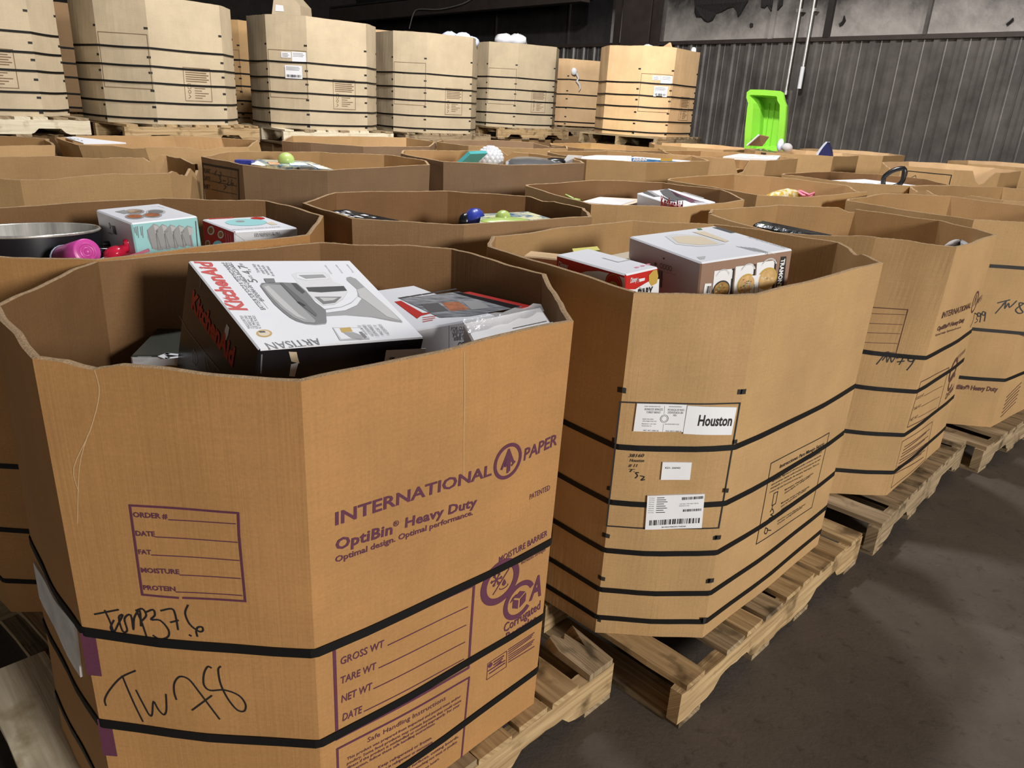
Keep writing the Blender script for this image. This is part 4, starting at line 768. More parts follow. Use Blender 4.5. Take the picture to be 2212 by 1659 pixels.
# ---------------------------------------------------------------- what lies in the bins
class Carton:
    """box with top corner P0, edges X (0->1) and Y (0->3) on top, Z downwards; faces top, left (X=0), front (Y=b), far, right"""
    def __init__(s, P0, X, Y, dims, drop=(0, 0, 0, 0)):
        s.P0, s.X, s.Y = Vector(P0), Vector(X).normalized(), Vector(Y).normalized(); s.Y = (s.Y - s.X*s.Y.dot(s.X)).normalized(); s.Z = s.X.cross(s.Y)
        if s.Z.z > 0: s.Z = -s.Z
        s.a, s.b, s.c = dims
        s.top = [s.P0+s.Z*drop[0], s.P0+s.X*s.a+s.Z*drop[1], s.P0+s.X*s.a+s.Y*s.b+s.Z*drop[2], s.P0+s.Y*s.b+s.Z*drop[3]]
        s.bot = [s.P0+s.Z*s.c, s.P0+s.X*s.a+s.Z*s.c, s.P0+s.X*s.a+s.Y*s.b+s.Z*s.c, s.P0+s.Y*s.b+s.Z*s.c]
        s.mb = MB()
    def body(s, top, left, front, other=None, bev=.004):
        """faces with a worn, slightly eased edge"""
        o = other or front; F = {'top': (s.top, top), 'left': ([s.bot[0], s.bot[3], s.top[3], s.top[0]], left), 'front': ([s.bot[3], s.bot[2], s.top[2], s.top[3]], front), 'right': ([s.bot[2], s.bot[1], s.top[1], s.top[2]], o), 'far': ([s.bot[1], s.bot[0], s.top[0], s.top[1]], o), 'bottom': (s.bot[::-1], o)}
        cen = sum(s.top+s.bot, Vector())/8; s.fc = {}
        ins = {}
        for n, (P, m) in F.items():
            c = sum(P, Vector())/4; nn = (P[1]-P[0]).cross(P[3]-P[0]).normalized()
            if nn.dot(c-cen) < 0: nn = -nn
            Q = []
            for i in range(4):
                e1 = (P[(i+1) % 4]-P[i]).normalized(); e2 = (P[i-1]-P[i]).normalized(); Q.append(P[i]+e1*bev+e2*bev)
            s.mb.add(Q if (Q[1]-Q[0]).cross(Q[3]-Q[0]).dot(nn) > 0 else Q[::-1], [(0, 1, 2, 3)], m, [(p.x+p.y, p.z) for p in Q]); s.fc[n] = (c, nn); ins[n] = (P, Q, m)
        names = list(ins)
        for i in range(6):                                # eased edges and corners
            for j in range(i+1, 6):
                A, B = ins[names[i]], ins[names[j]]; sh = [(k, l) for k in range(4) for l in range(4) if (A[0][k]-B[0][l]).length < 1e-6]
                if len(sh) == 2:
                    (k0, l0), (k1, l1) = sh; q = [A[1][k0], A[1][k1], B[1][l1], B[1][l0]]; nn = s.fc[names[i]][1]+s.fc[names[j]][1]
                    if (q[1]-q[0]).cross(q[3]-q[0]).dot(nn) < 0: q = q[::-1]
                    s.mb.add(q, [(0, 1, 2, 3)], A[2] if names[i] == 'top' else B[2])
        for p in s.top+s.bot:
            t = [Q[k] for P, Q, m in ins.values() for k in range(4) if (P[k]-p).length < 1e-6]; m = ins['left'][2]
            if len(t) == 3:
                if (t[1]-t[0]).cross(t[2]-t[0]).dot(p-cen) < 0: t = t[::-1]
                s.mb.add(t, [(0, 1, 2)], m)
    def chart(s, face, off=.0008):
        """local chart of a face: origin, right, up"""
        c, n = s.fc[face]
        if face == 'top': O, r, u = s.top[3], s.X, -s.Y
        elif face == 'left': O, r, u = s.bot[0], s.Y, -s.Z
        else: O, r, u = s.bot[3], s.X, -s.Z
        n = r.cross(u); n = n if n.dot(s.fc[face][1]) > 0 else -n
        # keep the chart on the true (possibly sagging) face
        fc, fn_ = s.fc[face]
        def f(x, y):
            p = O + r*x + u*y; d = (fc-p).dot(fn_)/n.dot(fn_); return p + n*(d+off)
        f.O, f.r, f.u = O, r, u; return f
    def px(s, face, x, y):
        c, n = s.fc[face]; f = s.chart(face); p = onp(x, y, c, n)-f.O; return (p.dot(f.r), p.dot(f.u))
    def poly(s, face, pts, m, off=.0008): put_poly(s.mb, s.chart(face, off), [s.px(face, *p) for p in pts], m)
    def line(s, face, pts, w, m, closed=False, off=.001): put_line(s.mb, s.chart(face, off), [s.px(face, *p) for p in pts], w, m, closed)
    def text(s, face, body, a, c, h, m, off=.0012, **kw): put_text(s.mb, s.chart(face, off), body, s.px(face, *a), s.px(face, *c), h, m, **kw)
    def done(s, name, label, cat, group=None):
        zs = min(p.z for p in s.bot); cc = sum(s.bot, Vector())/4; r = empty(name, (cc.x, cc.y, zs)); tag(r, label, cat, group); s.root = r; s.mb.build('carton', r); return r
    def sticker(s, face, pts, m='paper_white', extra=None):
        mb = MB(); f0 = s.chart(face, .0006); f1 = s.chart(face, .0016); P = [s.px(face, *p) for p in pts]; n = len(P)
        mb.add([f0(*p) for p in P]+[f1(*p) for p in P], [tuple(range(n, 2*n))]+[(i, (i+1) % n, n+(i+1) % n, n+i) for i in range(n)], m)
        if extra: extra(mb, s.chart(face, .0022), lambda x, y: s.px(face, x, y))
        return mb.build('sticker', s.root)
KB = 'mixer_box'
g = crop(900/2212, 380, 520)
c = Carton((-0.718, 1.600, 1.2258), (0.7311, 0.6751, -0.0981), (0.6332, -0.7251, -0.2707), (.3986, .3798, .29), (0, 0, 0, 0)); c.top[2] -= c.X*.020 - c.Y*.002; c.top[0] += c.Z*.003
c.body('board_white', 'gloss_black', 'gloss_black', bev=.003)
G = lambda P: [g(*p) for p in P]
def tx(s, a, b_, h, m='g25', **k): c.text('top', s, g(*a), g(*b_), h, m, **k)
tx('KitchenAid', (380, 372), (180, 113), .034, 'red', bold=.04, shear=.12)
tx('BATTEUR SUR SOCLE A TETE INCLINABLE', (478, 368), (265, 118), .0105); tx('BATIDORA DE CABEZA INCLINABLE', (470, 322), (292, 118), .0105)
for dx, y0 in ((283, 122), (480, 370)): pass
c.line('top', G(((248, 118), (452, 366))), .0008, 'g40'); c.line('top', G(((300, 130), (488, 362))), .0008, 'g40')
tx('5', (437, 224), (424, 206), .020); tx('PINTES', (415, 205), (398, 186), .007); tx('4,7', (408, 180), (372, 134), .020); tx('LITRES', (366, 140), (348, 122), .007)
for i, s in enumerate(('Tilt-head design', 'simple to use', 'inclinable facile', 'de usar cabezal')): tx(s, (450+25*i, 172+6*i), (415+25*i, 126+4*i), .0075)
for i in range(3): tx('Bol de acero inoxidable', (830+58*i, 178-4*i), (795+58*i, 132-2*i), .0055, 'g55')
for i, s in enumerate(('MARQUE DE BATTEUR', 'CULINAIRE N 1 DANS', 'LE MONDE', 'N 1 EN EL MUNDO')): tx(s, (398+19*i, 468), (352+22*i, 400), .006)
tx('ARTISAN', (752, 520), (468, 546), .026, 'g40')
tx('PLUS DE 10', (1020, 500), (980, 452), .008); tx('ACCESSOIRES', (1055, 506), (1004, 448), .008); tx('DISPONIBLES', (1080, 506), (1032, 448), .008); tx('MAS DE 10', (1108, 500), (1062, 450), .008); tx('ACCESORIOS', (1136, 498), (1088, 445), .008)
Q = lambda P, m, o=.0008: c.poly('top', G(P), m, o)
Q(((830, 462), (985, 462), (1030, 520), (870, 530)), 'g70'); Q(((836, 466), (980, 466), (1022, 516), (876, 525)), 'board_white', .0012); Q(((868, 468), (925, 462), (938, 485), (880, 490)), 'gold', .0016); Q(((885, 490), (940, 488), (1000, 510), (985, 524), (930, 520)), 'g55', .0016); Q(((970, 488), (985, 486), (1015, 515), (1000, 520)), 'g40', .0019)
Q([(468+43*math.cos(i*.35), 494+21*math.sin(i*.35)) for i in range(18)], 'gold'); Q([(468+32*math.cos(i*.35), 494+15*math.sin(i*.35)) for i in range(18)], 'cream', .0012); tx('1', (476, 490), (470, 482), .012, 'g15', off=.0016)
# stand mixer picture
Q(((780, 365), (880, 352), (930, 330), (965, 300), (965, 262), (905, 210), (905, 197), (925, 192), (955, 203), (1005, 250), (1060, 300), (1130, 360), (1205, 432), (1150, 425), (1040, 405), (900, 395), (790, 402)), 'g55')
Q(((960, 262), (1000, 250), (1060, 303), (1130, 362), (1190, 425), (1120, 405), (1020, 330), (975, 300)), 'g70', .0012); Q(((965, 300), (985, 310), (960, 345), (900, 372), (800, 385), (785, 372), (880, 356), (930, 335)), 'board_white', .0014)
Q(((612, 180), (640, 170), (790, 168), (815, 185), (832, 215), (900, 245), (912, 272), (885, 312), (840, 340), (780, 345), (720, 300), (660, 245)), 'g85', .0010); Q(((690, 250), (890, 243), (908, 268), (770, 277), (705, 272)), 'g15', .0014); Q(((640, 178), (785, 176), (812, 205), (690, 213), (640, 200)), 'board_white', .0014); Q(((650, 186), (780, 182), (798, 198), (690, 205)), 'g55', .0018); Q(((735, 300), (880, 300), (845, 332), (782, 340)), 'g40', .0014); Q(((760, 305), (860, 306), (835, 320), (785, 325)), 'g70', .0018)
Q(((446, 243), (455, 228), (500, 225), (560, 225), (640, 228), (690, 270), (740, 330), (770, 352), (795, 372), (800, 432), (795, 442), (740, 448), (690, 444), (640, 430), (605, 412), (570, 385), (520, 340), (480, 290)), 'g40', .0018)
Q(((452, 244), (470, 233), (555, 240), (640, 330), (740, 428), (735, 440), (680, 436), (622, 410), (560, 362), (500, 300)), 'g55', .0022); Q(((466, 250), (490, 243), (560, 310), (650, 395), (700, 428), (640, 408), (580, 366), (515, 305)), 'g70', .0025)
Q(((550, 228), (566, 228), (690, 335), (748, 397), (742, 407), (660, 345)), 'g25', .0026); Q(((612, 228), (636, 230), (685, 275), (672, 285), (640, 262)), 'g15', .0022); Q(((465, 205), (520, 205), (528, 226), (478, 226)), 'g40', .0024); Q(((640, 330), (652, 328), (690, 350), (676, 354)), 'ink_black', .0028)
# left, black face
c.text('left', 'KitchenAid', g(82, 352), g(303, 668), .043, 'red', bold=.045)
c.poly('left', G(((272, 440), (286, 462), (280, 500), (268, 530), (258, 508), (262, 468))), 'paper_white')
for st in (((98, 575), (88, 600), (86, 640), (104, 665), (116, 640), (108, 600), (98, 580), (100, 665)), ((20, 400), (60, 470), (150, 590), (232, 690)), ((128, 190), (133, 225), (128, 250)), ((150, 620), (160, 690)), ((165, 640), (182, 690))): c.line('left', G(st), .0016, 'g55')
c.poly('front', G(((598, 588), (640, 590), (648, 625), (655, 650), (612, 640))), 'torn_paper'); c.poly('front', G(((610, 655), (650, 645), (630, 720), (600, 718))), 'g85')
c.line('front', G(((455, 605), (450, 700))), .003, 'g40')
KR = c.done('mixer_box', 'large black and white stand mixer box tilted in the front bin', 'box')
c.sticker('front', G(((1115, 580), (1325, 570), (1312, 660), (1100, 668))), 'paper_white', lambda mb, fn, px: (barcode(mb, fn, px(*g(1125, 640)), px(*g(1150, 640)), .012, 'ink_black', 12), put_line(mb, fn, [px(*g(1255, 616)), px(*g(1298, 613))], .004, 'g15')))
# toaster oven box
a3 = at(943, 699, 1.085); a2 = at(1165, 660, 1.085); a1 = at(990, 624, 1.085)
Yv = (a2-a1).normalized(); Xv = (a2-a3).normalized(); P0 = a3 - Yv*.36; 
c = Carton(P0, Xv, Yv, (.275, .36, .29)); c.body('board_white', 'board_white', 'board_white')
T_ = lambda P, m, o=.0008: c.poly('top', G(P), m, o)
T_(((1500, 280), (1560, 272), (1900, 350), (1850, 365)), 'gloss_red'); T_(((1160, 325), (1195, 320), (1310, 385), (1380, 380), (1300, 400), (1280, 415)), 'gloss_red'); T_(((1190, 310), (1500, 272), (1840, 352), (1560, 402), (1400, 410)), 'oven_photo', .0012); T_(((1470, 278), (1510, 276), (1830, 350), (1780, 362)), 'gloss_black', .0016)
for i in range(3): T_(((1300+110*i, 340-8*i), (1390+110*i, 332-6*i), (1450+110*i, 375-8*i), (1350+110*i, 385-8*i)), ('g25', 'rust', 'g55')[i], .0016)
[c.line('top', G(((1190+62*i, 306-10*i), (1236+62*i, 298-10*i))), .010, 'g15') for i in range(5)]
for i in range(3): c.line('top', G(((1312, 410+11*i), (1385-12*i, 400+11*i))), .004, 'red')
for i, s in enumerate(('FOR CUSTO', 'QUESTIONS', 'PLEA', '888.9')): c.text('front', s, g(1460+5*i, 478+18*i), g(1560-10*i, 472+18*i), .009, 'g25')
c.text('front', 'GO', g(1495, 565), g(1530, 562), .012, 'g15', bold=.03)
c.line('front', G(((1450, 450), (1450, 590))), .001, 'g40')
c.done('toaster_oven_box', 'white, red and black toaster oven box behind the tilted mixer box', 'box')
# taped white mailer box
p0, p1, p3 = at(1000, 697, 1.115), at(1168, 662, 1.145), at(1014, 764, 1.075)
c = Carton(p0, p1-p0, p3-p0, ((p1-p0).length, (p3-p0).length, .19)); c.body('mailer_white', 'mailer_white', 'mailer_white'); 
MBX = c.done('mailer_box', 'crumpled white carton with clear tape at the right of the front bin', 'box')
mb = MB(); ft = c.chart('top', .002)
A, B = c.a, c.b; pts = []
for i in range(13):
    t = i/12; x = A*t; e = .006*math.sin(t*23)+.004*math.sin(t*51); pts.append((x, B*(.62+.2*t)+e, B*1.02+e))
for (x0, a0, b0), (x1, a1, b1) in zip(pts, pts[1:]): mb.add([ft(x0, a0), ft(x1, a1), ft(x1, b1)+Vector((0, 0, .004)), ft(x0, b0)+Vector((0, 0, .004))], [(0, 1, 2, 3)], 'film')
mb.build('clear_tape', MBX)
mb = MB()
for i in range(3): put_line(mb, c.chart('top', .0015), [(.06+.02*i, .03+.012*i), (.20-.01*i, .03+.012*i)], .003, 'g70')
mb.build('printed_lines', MBX)
# small dark box low in the front bin
p3 = at(281, 768, .985); p2 = at(392, 768, .985); e = (p2-p3).normalized(); n = Vector((-e.y, e.x, 0))
c = Carton(p3+n*.22-Vector((0, 0, .0)), e, -n, (.20, .22, .20)); c.body('olive_dark', 'olive_dark', 'paper_white')
h4 = crop(720/2212, 0, 400)
for i in range(5): c.line('top', [h4(885+8*i, 1172-8*i), h4(1010-10*i+8*i, 1172-8*i)], .0025, 'g55')
c.line('top', [h4(*p) for p in ((1185, 1128), (1110, 1122), (1070, 1136), (1110, 1150), (1185, 1142))], .012, 'paper_white')
c.poly('front', [h4(1130+62*math.cos(i*.4), 1215+22*math.sin(i*.4)) for i in range(16)], 'stew')
c.done('food_box', 'small dark box with white band, low in the left of the front bin', 'box')
# ---- second aisle bin
g = crop(900/2212, 1050, 460)
c = Carton((0.331, 2.291, 1.219), (0.8908, 0.4474, 0.0799), (0.4507, -0.8922, -0.0287), (.324, .342, .27)); c.body('board_white', 'board_lilac', 'mocha')
Q = lambda P, m, o=.0008, f='top': c.poly(f, G(P), m, o)
Q(((950, 125), (1000, 112), (1140, 118), (1270, 165), (1225, 172), (1130, 180), (1010, 168)), 'g85'); Q(((985, 130), (1060, 122), (1150, 128), (1235, 165), (1130, 172), (1020, 160)), 'cream', .0012); Q(((1095, 102), (1160, 100), (1290, 150), (1270, 156)), 'cream', .0012)
c.text('top', 'NUTRITION CERAMIC', g(1385, 130), g(1585, 190), .012, 'g55')
for i in range(5): c.line('top', G(((1330+22*i, 178-4*i+6*i), (1430+26*i, 205+4*i))), .003, 'g70')
Q(((1200, 78), (1240, 76), (1325, 105), (1300, 108)), 'g25'); Q(((1118, 84), (1140, 82), (1150, 90), (1128, 92)), 'leaf'); Q(((1120, 235), (1165, 230), (1160, 245), (1135, 248)), 'g70')
for i in range(4): put_line(c.mb, c.chart('left', .001), ring(c.px('left', *g(932+16*i, 280+5*i)), .006, .007, 8), .002, 'g25')
Q(((895, 262), (907, 264), (907, 280), (895, 278)), 'g25', .001, 'left'); Q(((918, 228), (930, 230), (930, 246), (918, 244)), 'g70', .001, 'left'); Q(((940, 236), (950, 238), (950, 247), (940, 245)), 'g15', .001, 'left')
c.line('left', G(((930, 308), (1010, 330))), .002, 'g55')
barcode(c.mb, c.chart('left', .001), c.px('left', *g(912, 390)), c.px('left', *g(935, 398)), .05, 'g15', 10)
Q(((1565, 232), (1594, 230), (1575, 440), (1530, 440)), 'ink_black', .0008, 'front'); c.text('front', 'TRAMONTINA', g(1566, 245), g(1534, 452), .0145, 'paper_white', bold=.03)
for i, (x0, x1, y0, fm) in enumerate(((1212, 1305, 308, 'stew'), (1325, 1418, 285, 'soup'), (1438, 1527, 264, 'soup'))):
    Q(((x0, y0), (x1, y0-12), (x1-14, 440), (x0-14, 440)), 'paper_white', .0008, 'front'); Q(((x1, y0-12), (x1+14, y0-14), (x1-2, 440), (x1-14, 440)), 'ink_black', .0009, 'front')
    cx, cy = (x0+x1)/2-12+(20 if i else 0), y0+100-8*i; cp = c.px('front', *g(cx, cy)); fn = c.chart('front', .0013); r0 = .030+.003*i
    put_line(c.mb, fn, ring((cp[0], cp[1]+.035), r0*.75, .022, 12, .3, 2.8), .004, 'g85')
    put_poly(c.mb, fn, ring(cp, r0, r0*.9, 22)[:-1], 'gold' if i else 'g15'); put_poly(c.mb, c.chart('front', .0017), ring(cp, r0*.88, r0*.76, 22)[:-1], fm)
    for j in range(14):
        a = rnd.uniform(0, 6.28); rr = rnd.uniform(0, .7)*r0; put_poly(c.mb, c.chart('front', .0021), ring((cp[0]+rr*math.cos(a), cp[1]+rr*.8*math.sin(a)), .0035, .0022, 6)[:-1], rnd.choice(('leaf', 'rust', 'cream') if i < 2 else ('soup', 'cream')))
    c.line('front', G(((x1+1, y0-2), (x1-3, y0+38))), .003, 'paper_white')
c.done('cookware_box', 'white and mocha cookware box with food pictures in the second aisle bin', 'box')
c.sticker('front', G(((1160, 375), (1195, 373), (1188, 440), (1150, 440))), 'paper_white', lambda mb, fn, px: barcode(mb, fn, px(*g(1165, 425)), px(*g(1186, 424)), .02, 'ink_black', 8))
c.sticker('front', G(((1358, 342), (1455, 326), (1440, 440), (1352, 440))), 'paper_white', lambda mb, fn, px: [put_line(mb, fn, [px(*g(1370+i*24, 430)), px(*g(1374+i*24, 380-12*(i % 2)))], .003, 'g55') for i in range(4)])
c = Carton((0.106, 2.149, 1.178), (0.7794, 0.6225, 0.0718), (0.6242, -0.7812, -0.0033), (.126, .279, .24)); c.body('board_white', 'gloss_red', 'gloss_red')
c.text('left', 'Disney', g(385, 285), g(438, 298), .017, 'paper_white', bold=.02, shear=.3); c.line('left', G(((380, 295), (440, 312))), .001, 'pink')
def arc(f, P, m, o=.0012): c.poly(f, G(P), m, o)
arc('left', ((470, 330), (530, 310), (600, 308), (680, 325), (738, 345), (738, 470), (640, 470), (560, 440), (470, 400)), 'board_white'); 
cp = c.px('left', *g(680, 375)); put_poly(c.mb, c.chart('left', .0018), ring(cp, .032, .030, 22)[:-1], 'gloss_red'); put_line(c.mb, c.chart('left', .0022), ring(cp, .027, .025, 20), .0015, 'gold'); put_poly(c.mb, c.chart('left', .0023), ring((cp[0], cp[1]-.004), .016, .010, 16)[:-1], 'gold'); put_poly(c.mb, c.chart('left', .0027), ring((cp[0], cp[1]-.006), .010, .006, 12)[:-1], 'rust')
c.text('front', 'Disney', g(764, 372), g(800, 362), .014, 'paper_white', bold=.02, shear=.3); c.line('front', G(((805, 345), (805, 370))), .001, 'paper_white'); arc('front', ((810, 350), (842, 344), (840, 358), (812, 366)), 'paper_white')
arc('front', ((745, 405), (790, 405), (840, 375), (870, 358), (918, 350), (912, 470), (745, 470)), 'board_white'); arc('front', ((862, 330), (885, 305), (905, 300), (912, 335), (905, 372), (875, 388), (862, 365)), 'gold', .0016); c.text('front', 'Disney', g(808, 418), g(838, 412), .012, 'g25', off=.002, shear=.3)
c.text('front', 'DARY', g(800, 452), g(880, 436), .024, 'ink_black', off=.002, bold=.05)
for i in range(3): cp = c.px('top', *g(800+30*i, 290-8*i)); put_poly(c.mb, c.chart('top', .001), ring(cp, .008, .005, 10)[:-1], 'pink')
c.line('top', G(((620, 240), (700, 262), (760, 250))), .004, 'g70'); 
c.done('small_appliance_box', 'red and white kitchen appliance box left of the cookware box', 'box')
def slab(name, label, cat, quad, z, th, m, edge=None, pr=None, group=None, part='body', up=None):
    """thin flat-lying thing whose top corners are met on the level z (or a list of levels)"""
    zz = z if isinstance(z, (list, tuple)) else [z]*4; P = [at(x, y, q) for (x, y), q in zip(quad, zz)]; n = (P[1]-P[0]).cross(P[3]-P[0]).normalized(); n = n if n.z > 0 else -n
    mb = MB(); Bt = [p-n*th for p in P]
    if (P[1]-P[0]).cross(P[3]-P[0]).z < 0: P2, B2 = P[::-1], Bt[::-1]
    else: P2, B2 = P, Bt
    mb.add(P2, [(0, 1, 2, 3)], m); k = len(P2)
    mb.add(P2+B2, [(7, 6, 5, 4)]+[(4+i, 4+(i+1) % 4, (i+1) % 4, i) for i in range(4)], edge or m)
    if pr:
        cc = P[0]; r = (P[1]-P[0]); u = (P[3]-P[0]); pr(mb, lambda x, y: cc + r*x + u*y + n*.0012)
    o = mb.build(name); tag(o, label, cat, group); return o
c = Carton(at(1330, 560, 1.13), (.78, .62, 0), (.62, -.78, 0), (.26, .06, .22)); p = at(1290, 556, 1.15); q_ = at(1366, 541, 1.16)
c = Carton(p, q_-p, Vector((q_-p).cross((0, 0, 1))), (.30, .07, .26)); c.body('cream', 'teal', 'teal'); c.done('teal_box', 'teal sided flat box behind the red and white appliance box', 'box')
p = at(1130, 546, 1.14); q_ = at(1204, 563, 1.14); c = Carton(at(1130, 552, 1.14), at(1146, 541, 1.14)-at(1130, 552, 1.14), q_-p, (.09, .15, .20)); c.body('kraft_orange', 'kraft_orange', 'kraft_orange'); c.done('brown_carton', 'small brown carton in the left corner of the second aisle bin', 'box')
slab('yellow_card', 'thin yellow card standing out behind the red appliance box', 'card', [(1236, 537), (1290, 532), (1296, 540), (1240, 545)], 1.135, .004, 'foam_yellow')
# ---- bin with the pot
R0 = .188; pc = at(62, 494, 1.154); PA = Vector((pc.x, pc.y, 0)).normalized()*.06 + Vector((0, 0, 1)); PA.normalize(); PB = pc - PA*.234
pr = empty('stock_pot', (PB.x, PB.y, PB.z)); tag(pr, 'large black stock pot with a shiny steel interior at the left edge', 'pot')
mb = MB(); mb.lathe(PB, PA, [(0, 0), (R0*.96, 0), (R0*.99, .02), (R0, .226)], 'pot_black', 48); mb.build('shell', pr)
mb = MB(); mb.lathe(PB, PA, [(R0, .226), (R0+.003, .230), (R0-.001, .234), (R0-.006, .231), (R0-.008, .02), (0, .015)], 'steel', 48); mb.build('steel_liner', pr)
for sg in (0.25, math.pi+.25):
    d = Vector((math.cos(sg), math.sin(sg), 0)); t = Vector((-d.y, d.x, 0)); o = Vector((pc.x, pc.y, 1.10))+d*R0; mb = MB(); mb.tube([o-t*.055-d*.004, o-t*.055+d*.04, o-t*.02+d*.055, o+t*.02+d*.055, o+t*.055+d*.04, o+t*.055-d*.004], .010, 'plastic_black', 8); mb.build('handle', pr)
h = crop(560/2212, 0, 260)
c = Carton((-1.337, 2.362, 1.197), (0.6965, 0.716, 0.0469), (0.7167, -0.6973, 0.0026), (.194, .30, .28)); c.body('board_white', 'board_white', 'aqua')
HH = lambda P: [h(*p) for p in P]
for x, y, m in ((1150, 780, 'food_photo'), (1150, 822, 'rust'), (1300, 810, 'rust'), (1330, 782, 'g40')): c.poly('top', HH([(x+85*math.cos(i*.45), y+22*math.sin(i*.45)) for i in range(14)]), 'g55' if m != 'g40' else 'g70', .001); c.poly('top', HH([(x+66*math.cos(i*.45), y+15*math.sin(i*.45)) for i in range(14)]), m, .0015)
c.poly('top', HH(((980, 780), (1060, 765), (1120, 790), (1060, 800))), 'g55'); c.line('top', HH(((1290, 740), (1350, 735), (1400, 748))), .002, 'g70')
c.line('left', HH(((928, 958), (962, 970))), .003, 'g40'); put_line(c.mb, c.chart('left', .001), ring(c.px('left', *h(941, 900)), .009, .010, 3), .003, 'g25')
barcode(c.mb, c.chart('left', .001), c.px('left', *h(970, 968)), c.px('left', *h(1003, 978)), .026, 'ink_black', 14)
for i in range(5):
    x = 1255+72*i; y = 905+4*i; s_ = 1-.06*i
    c.poly('front', HH(((x, y+30), (x+55, y-25), (x+95, y-10), (x+105*s_+5, y+40), (x+140*s_, y+200*s_), (x+95, y+205*s_), (x+45, y+190*s_), (x+5, y+95))), 'g55', .0010+.0004*i); c.poly('front', HH(((x+52, y-16), (x+92, y-4), (x+103, y+40), (x+70, y+60))), 'g70', .0014+.0004*i); c.line('front', HH(((x+75, y+60), (x+92, y+190*s_))), .002, 'g40', off=.0014+.0004*i); c.line('front', HH(((x, y+30), (x+45, y+190*s_))), .0015, 'g40', off=.0014+.0004*i)
for k, x in enumerate((1165, 1205)):
    for j in range(3-k): c.line('front', HH(((x-j*14+6, 905+j*4), (x-j*14+16, 1000-20*j))), .002, 'g40')
c.line('front', HH(((1668, 862), (1685, 1075))), .003, 'g25')
c.done('mini_loaf_pan_box', 'white and aqua bakeware box with five grey loaf pans pictured', 'box')
h2 = crop(560/2212, 400, 270); H2 = lambda P: [h2(*p) for p in P]
c = Carton((-1.110, 2.613, 1.144), (0.6907, 0.7228, -0.0206), (0.7224, -0.691, -0.0253), (.2308, .2394, .215)); c.body('board_white', 'gloss_red', 'board_white')
c.poly('top', H2([(520+180*math.cos(i*.35), 832+30*math.sin(i*.35)) for i in range(18)]), 'aqua', .001); c.poly('top', H2([(470+40*math.cos(i*.5), 825+7*math.sin(i*.5)) for i in range(12)]), 'g55', .0014); c.poly('top', H2([(620+62*math.cos(i*.5), 798+11*math.sin(i*.5)) for i in range(12)]), 'gloss_red', .001); c.poly('top', H2(((680, 835), (740, 830), (790, 850), (740, 855))), 'cream', .001)
[c.line('top', H2(((212+40*i, 803-2*i), (240+40*i, 801-2*i))), .014, 'red') for i in range(5)]; c.text('top', 'MULTI MINI WAFFLE MAKER', h2(415, 898), h2(820, 872), .011, 'g40')
c.text('front', 'FOR HOUSEHOLD USE ONLY', h2(590, 942), h2(808, 930), .008, 'g25'); c.text('front', 'SOLO PARA USO DOMESTICO', h2(588, 958), h2(815, 945), .008, 'g25'); c.line('front', H2(((420, 925), (530, 1005))), .001, 'g55'); c.line('front', H2(((860, 955), (950, 890))), .001, 'g55'); c.line('front', H2(((630, 908), (770, 900))), .002, 'g70'); c.line('front', H2(((670, 985), (745, 980))), .003, 'g40')
for x, y, s in ((222, 900, 30), (195, 1010, 22), (305, 935, 26)): c.poly('left', H2([(x+s*math.cos(i*.5), y+s*1.3*math.sin(i*.5)) for i in range(12)]), 'cream', .001); c.poly('left', H2([(x+s*.7*math.cos(i*.5), y+s*.9*math.sin(i*.5)) for i in range(12)]), 'rust', .0014)
c.poly('left', H2([(280+42*math.cos(i*.5), 1025+40*math.sin(i*.5)) for i in range(12)]), 'aqua', .001)
for j in range(3): c.line('left', H2(((345+22*j, 920+12*j), (355+20*j, 1010))), .003, 'pink')
c.done('waffle_maker_box', 'red and white waffle maker box at the right of the pot bin', 'box')
ca, cb_ = at(189, 544, 1.150), at(122, 556, 1.10); ax = Vector((-.74, .52, -.30)).normalized()
rt = empty('tumbler', (ca.x, ca.y, 1.08)); tag(rt, 'magenta plastic tumbler lying on its side by the pot', 'cup')
mb = MB(); mb.lathe(ca, ax, [(0, .004), (.008, .004), (.009, .001), (.012, .001), (.013, .004), (.020, .004), (.021, .001), (.024, .001), (.025, .004), (.032, .000), (.036, .004), (.040, .13), (.037, .13), (.033, .01), (0, .01)], 'magenta', 28); mb.build('cup', rt)
mb = MB(); mb.lathe(ca+ax*.13, ax, [(.041, 0), (.043, .006), (.041, .014), (.020, .018)], 'blue_white', 20); mb.build('rim_wrap', rt)
a, e = at(232, 548, 1.10), at(318, 522, 1.135); d = (e-a); L = d.length; d.normalize(); s_ = d.cross(Vector((0, 0, 1))).normalized(); u = s_.cross(d)
rt = empty('toy_set', (a.x, a.y, 1.05)); tag(rt, 'glossy red toy kitchen set under clear plastic beside the magenta tumbler', 'toy')
mb = MB(); mb.blob(a+d*.02-u*.004, d*.034, s_*.034, u*.020, 'toy_red', 18, 10); mb.build('toy_pan', rt)
mb = MB(); mb.tube([a+d*.035, a+d*.08+u*.002, a+d*(L-.01)+u*.002], [.013, .011, .015], 'toy_red', 12); mb.build('toy_handle', rt)
for q in range(3):
    mb = MB(); mb.lathe(a+d*(.060+.030*q)+u*.004, (u+d*.5).normalized(), [(.011, 0), (.013, .014), (.009, .020), (0, .022)], 'toy_red', 14); mb.build('toy_cup', rt)
mb = MB(); mb.box(a+d*L*.5-u*.018+s_*.008, d*(L*.52), s_*.045, u*.004, 'pink'); mb.build('tray', rt)
slab('white_carton', 'white printed carton lying just inside the near rim below the red toys', 'box', [(195, 566), (250, 546), (425, 526), (432, 536)], 1.085, .12, 'board_white')
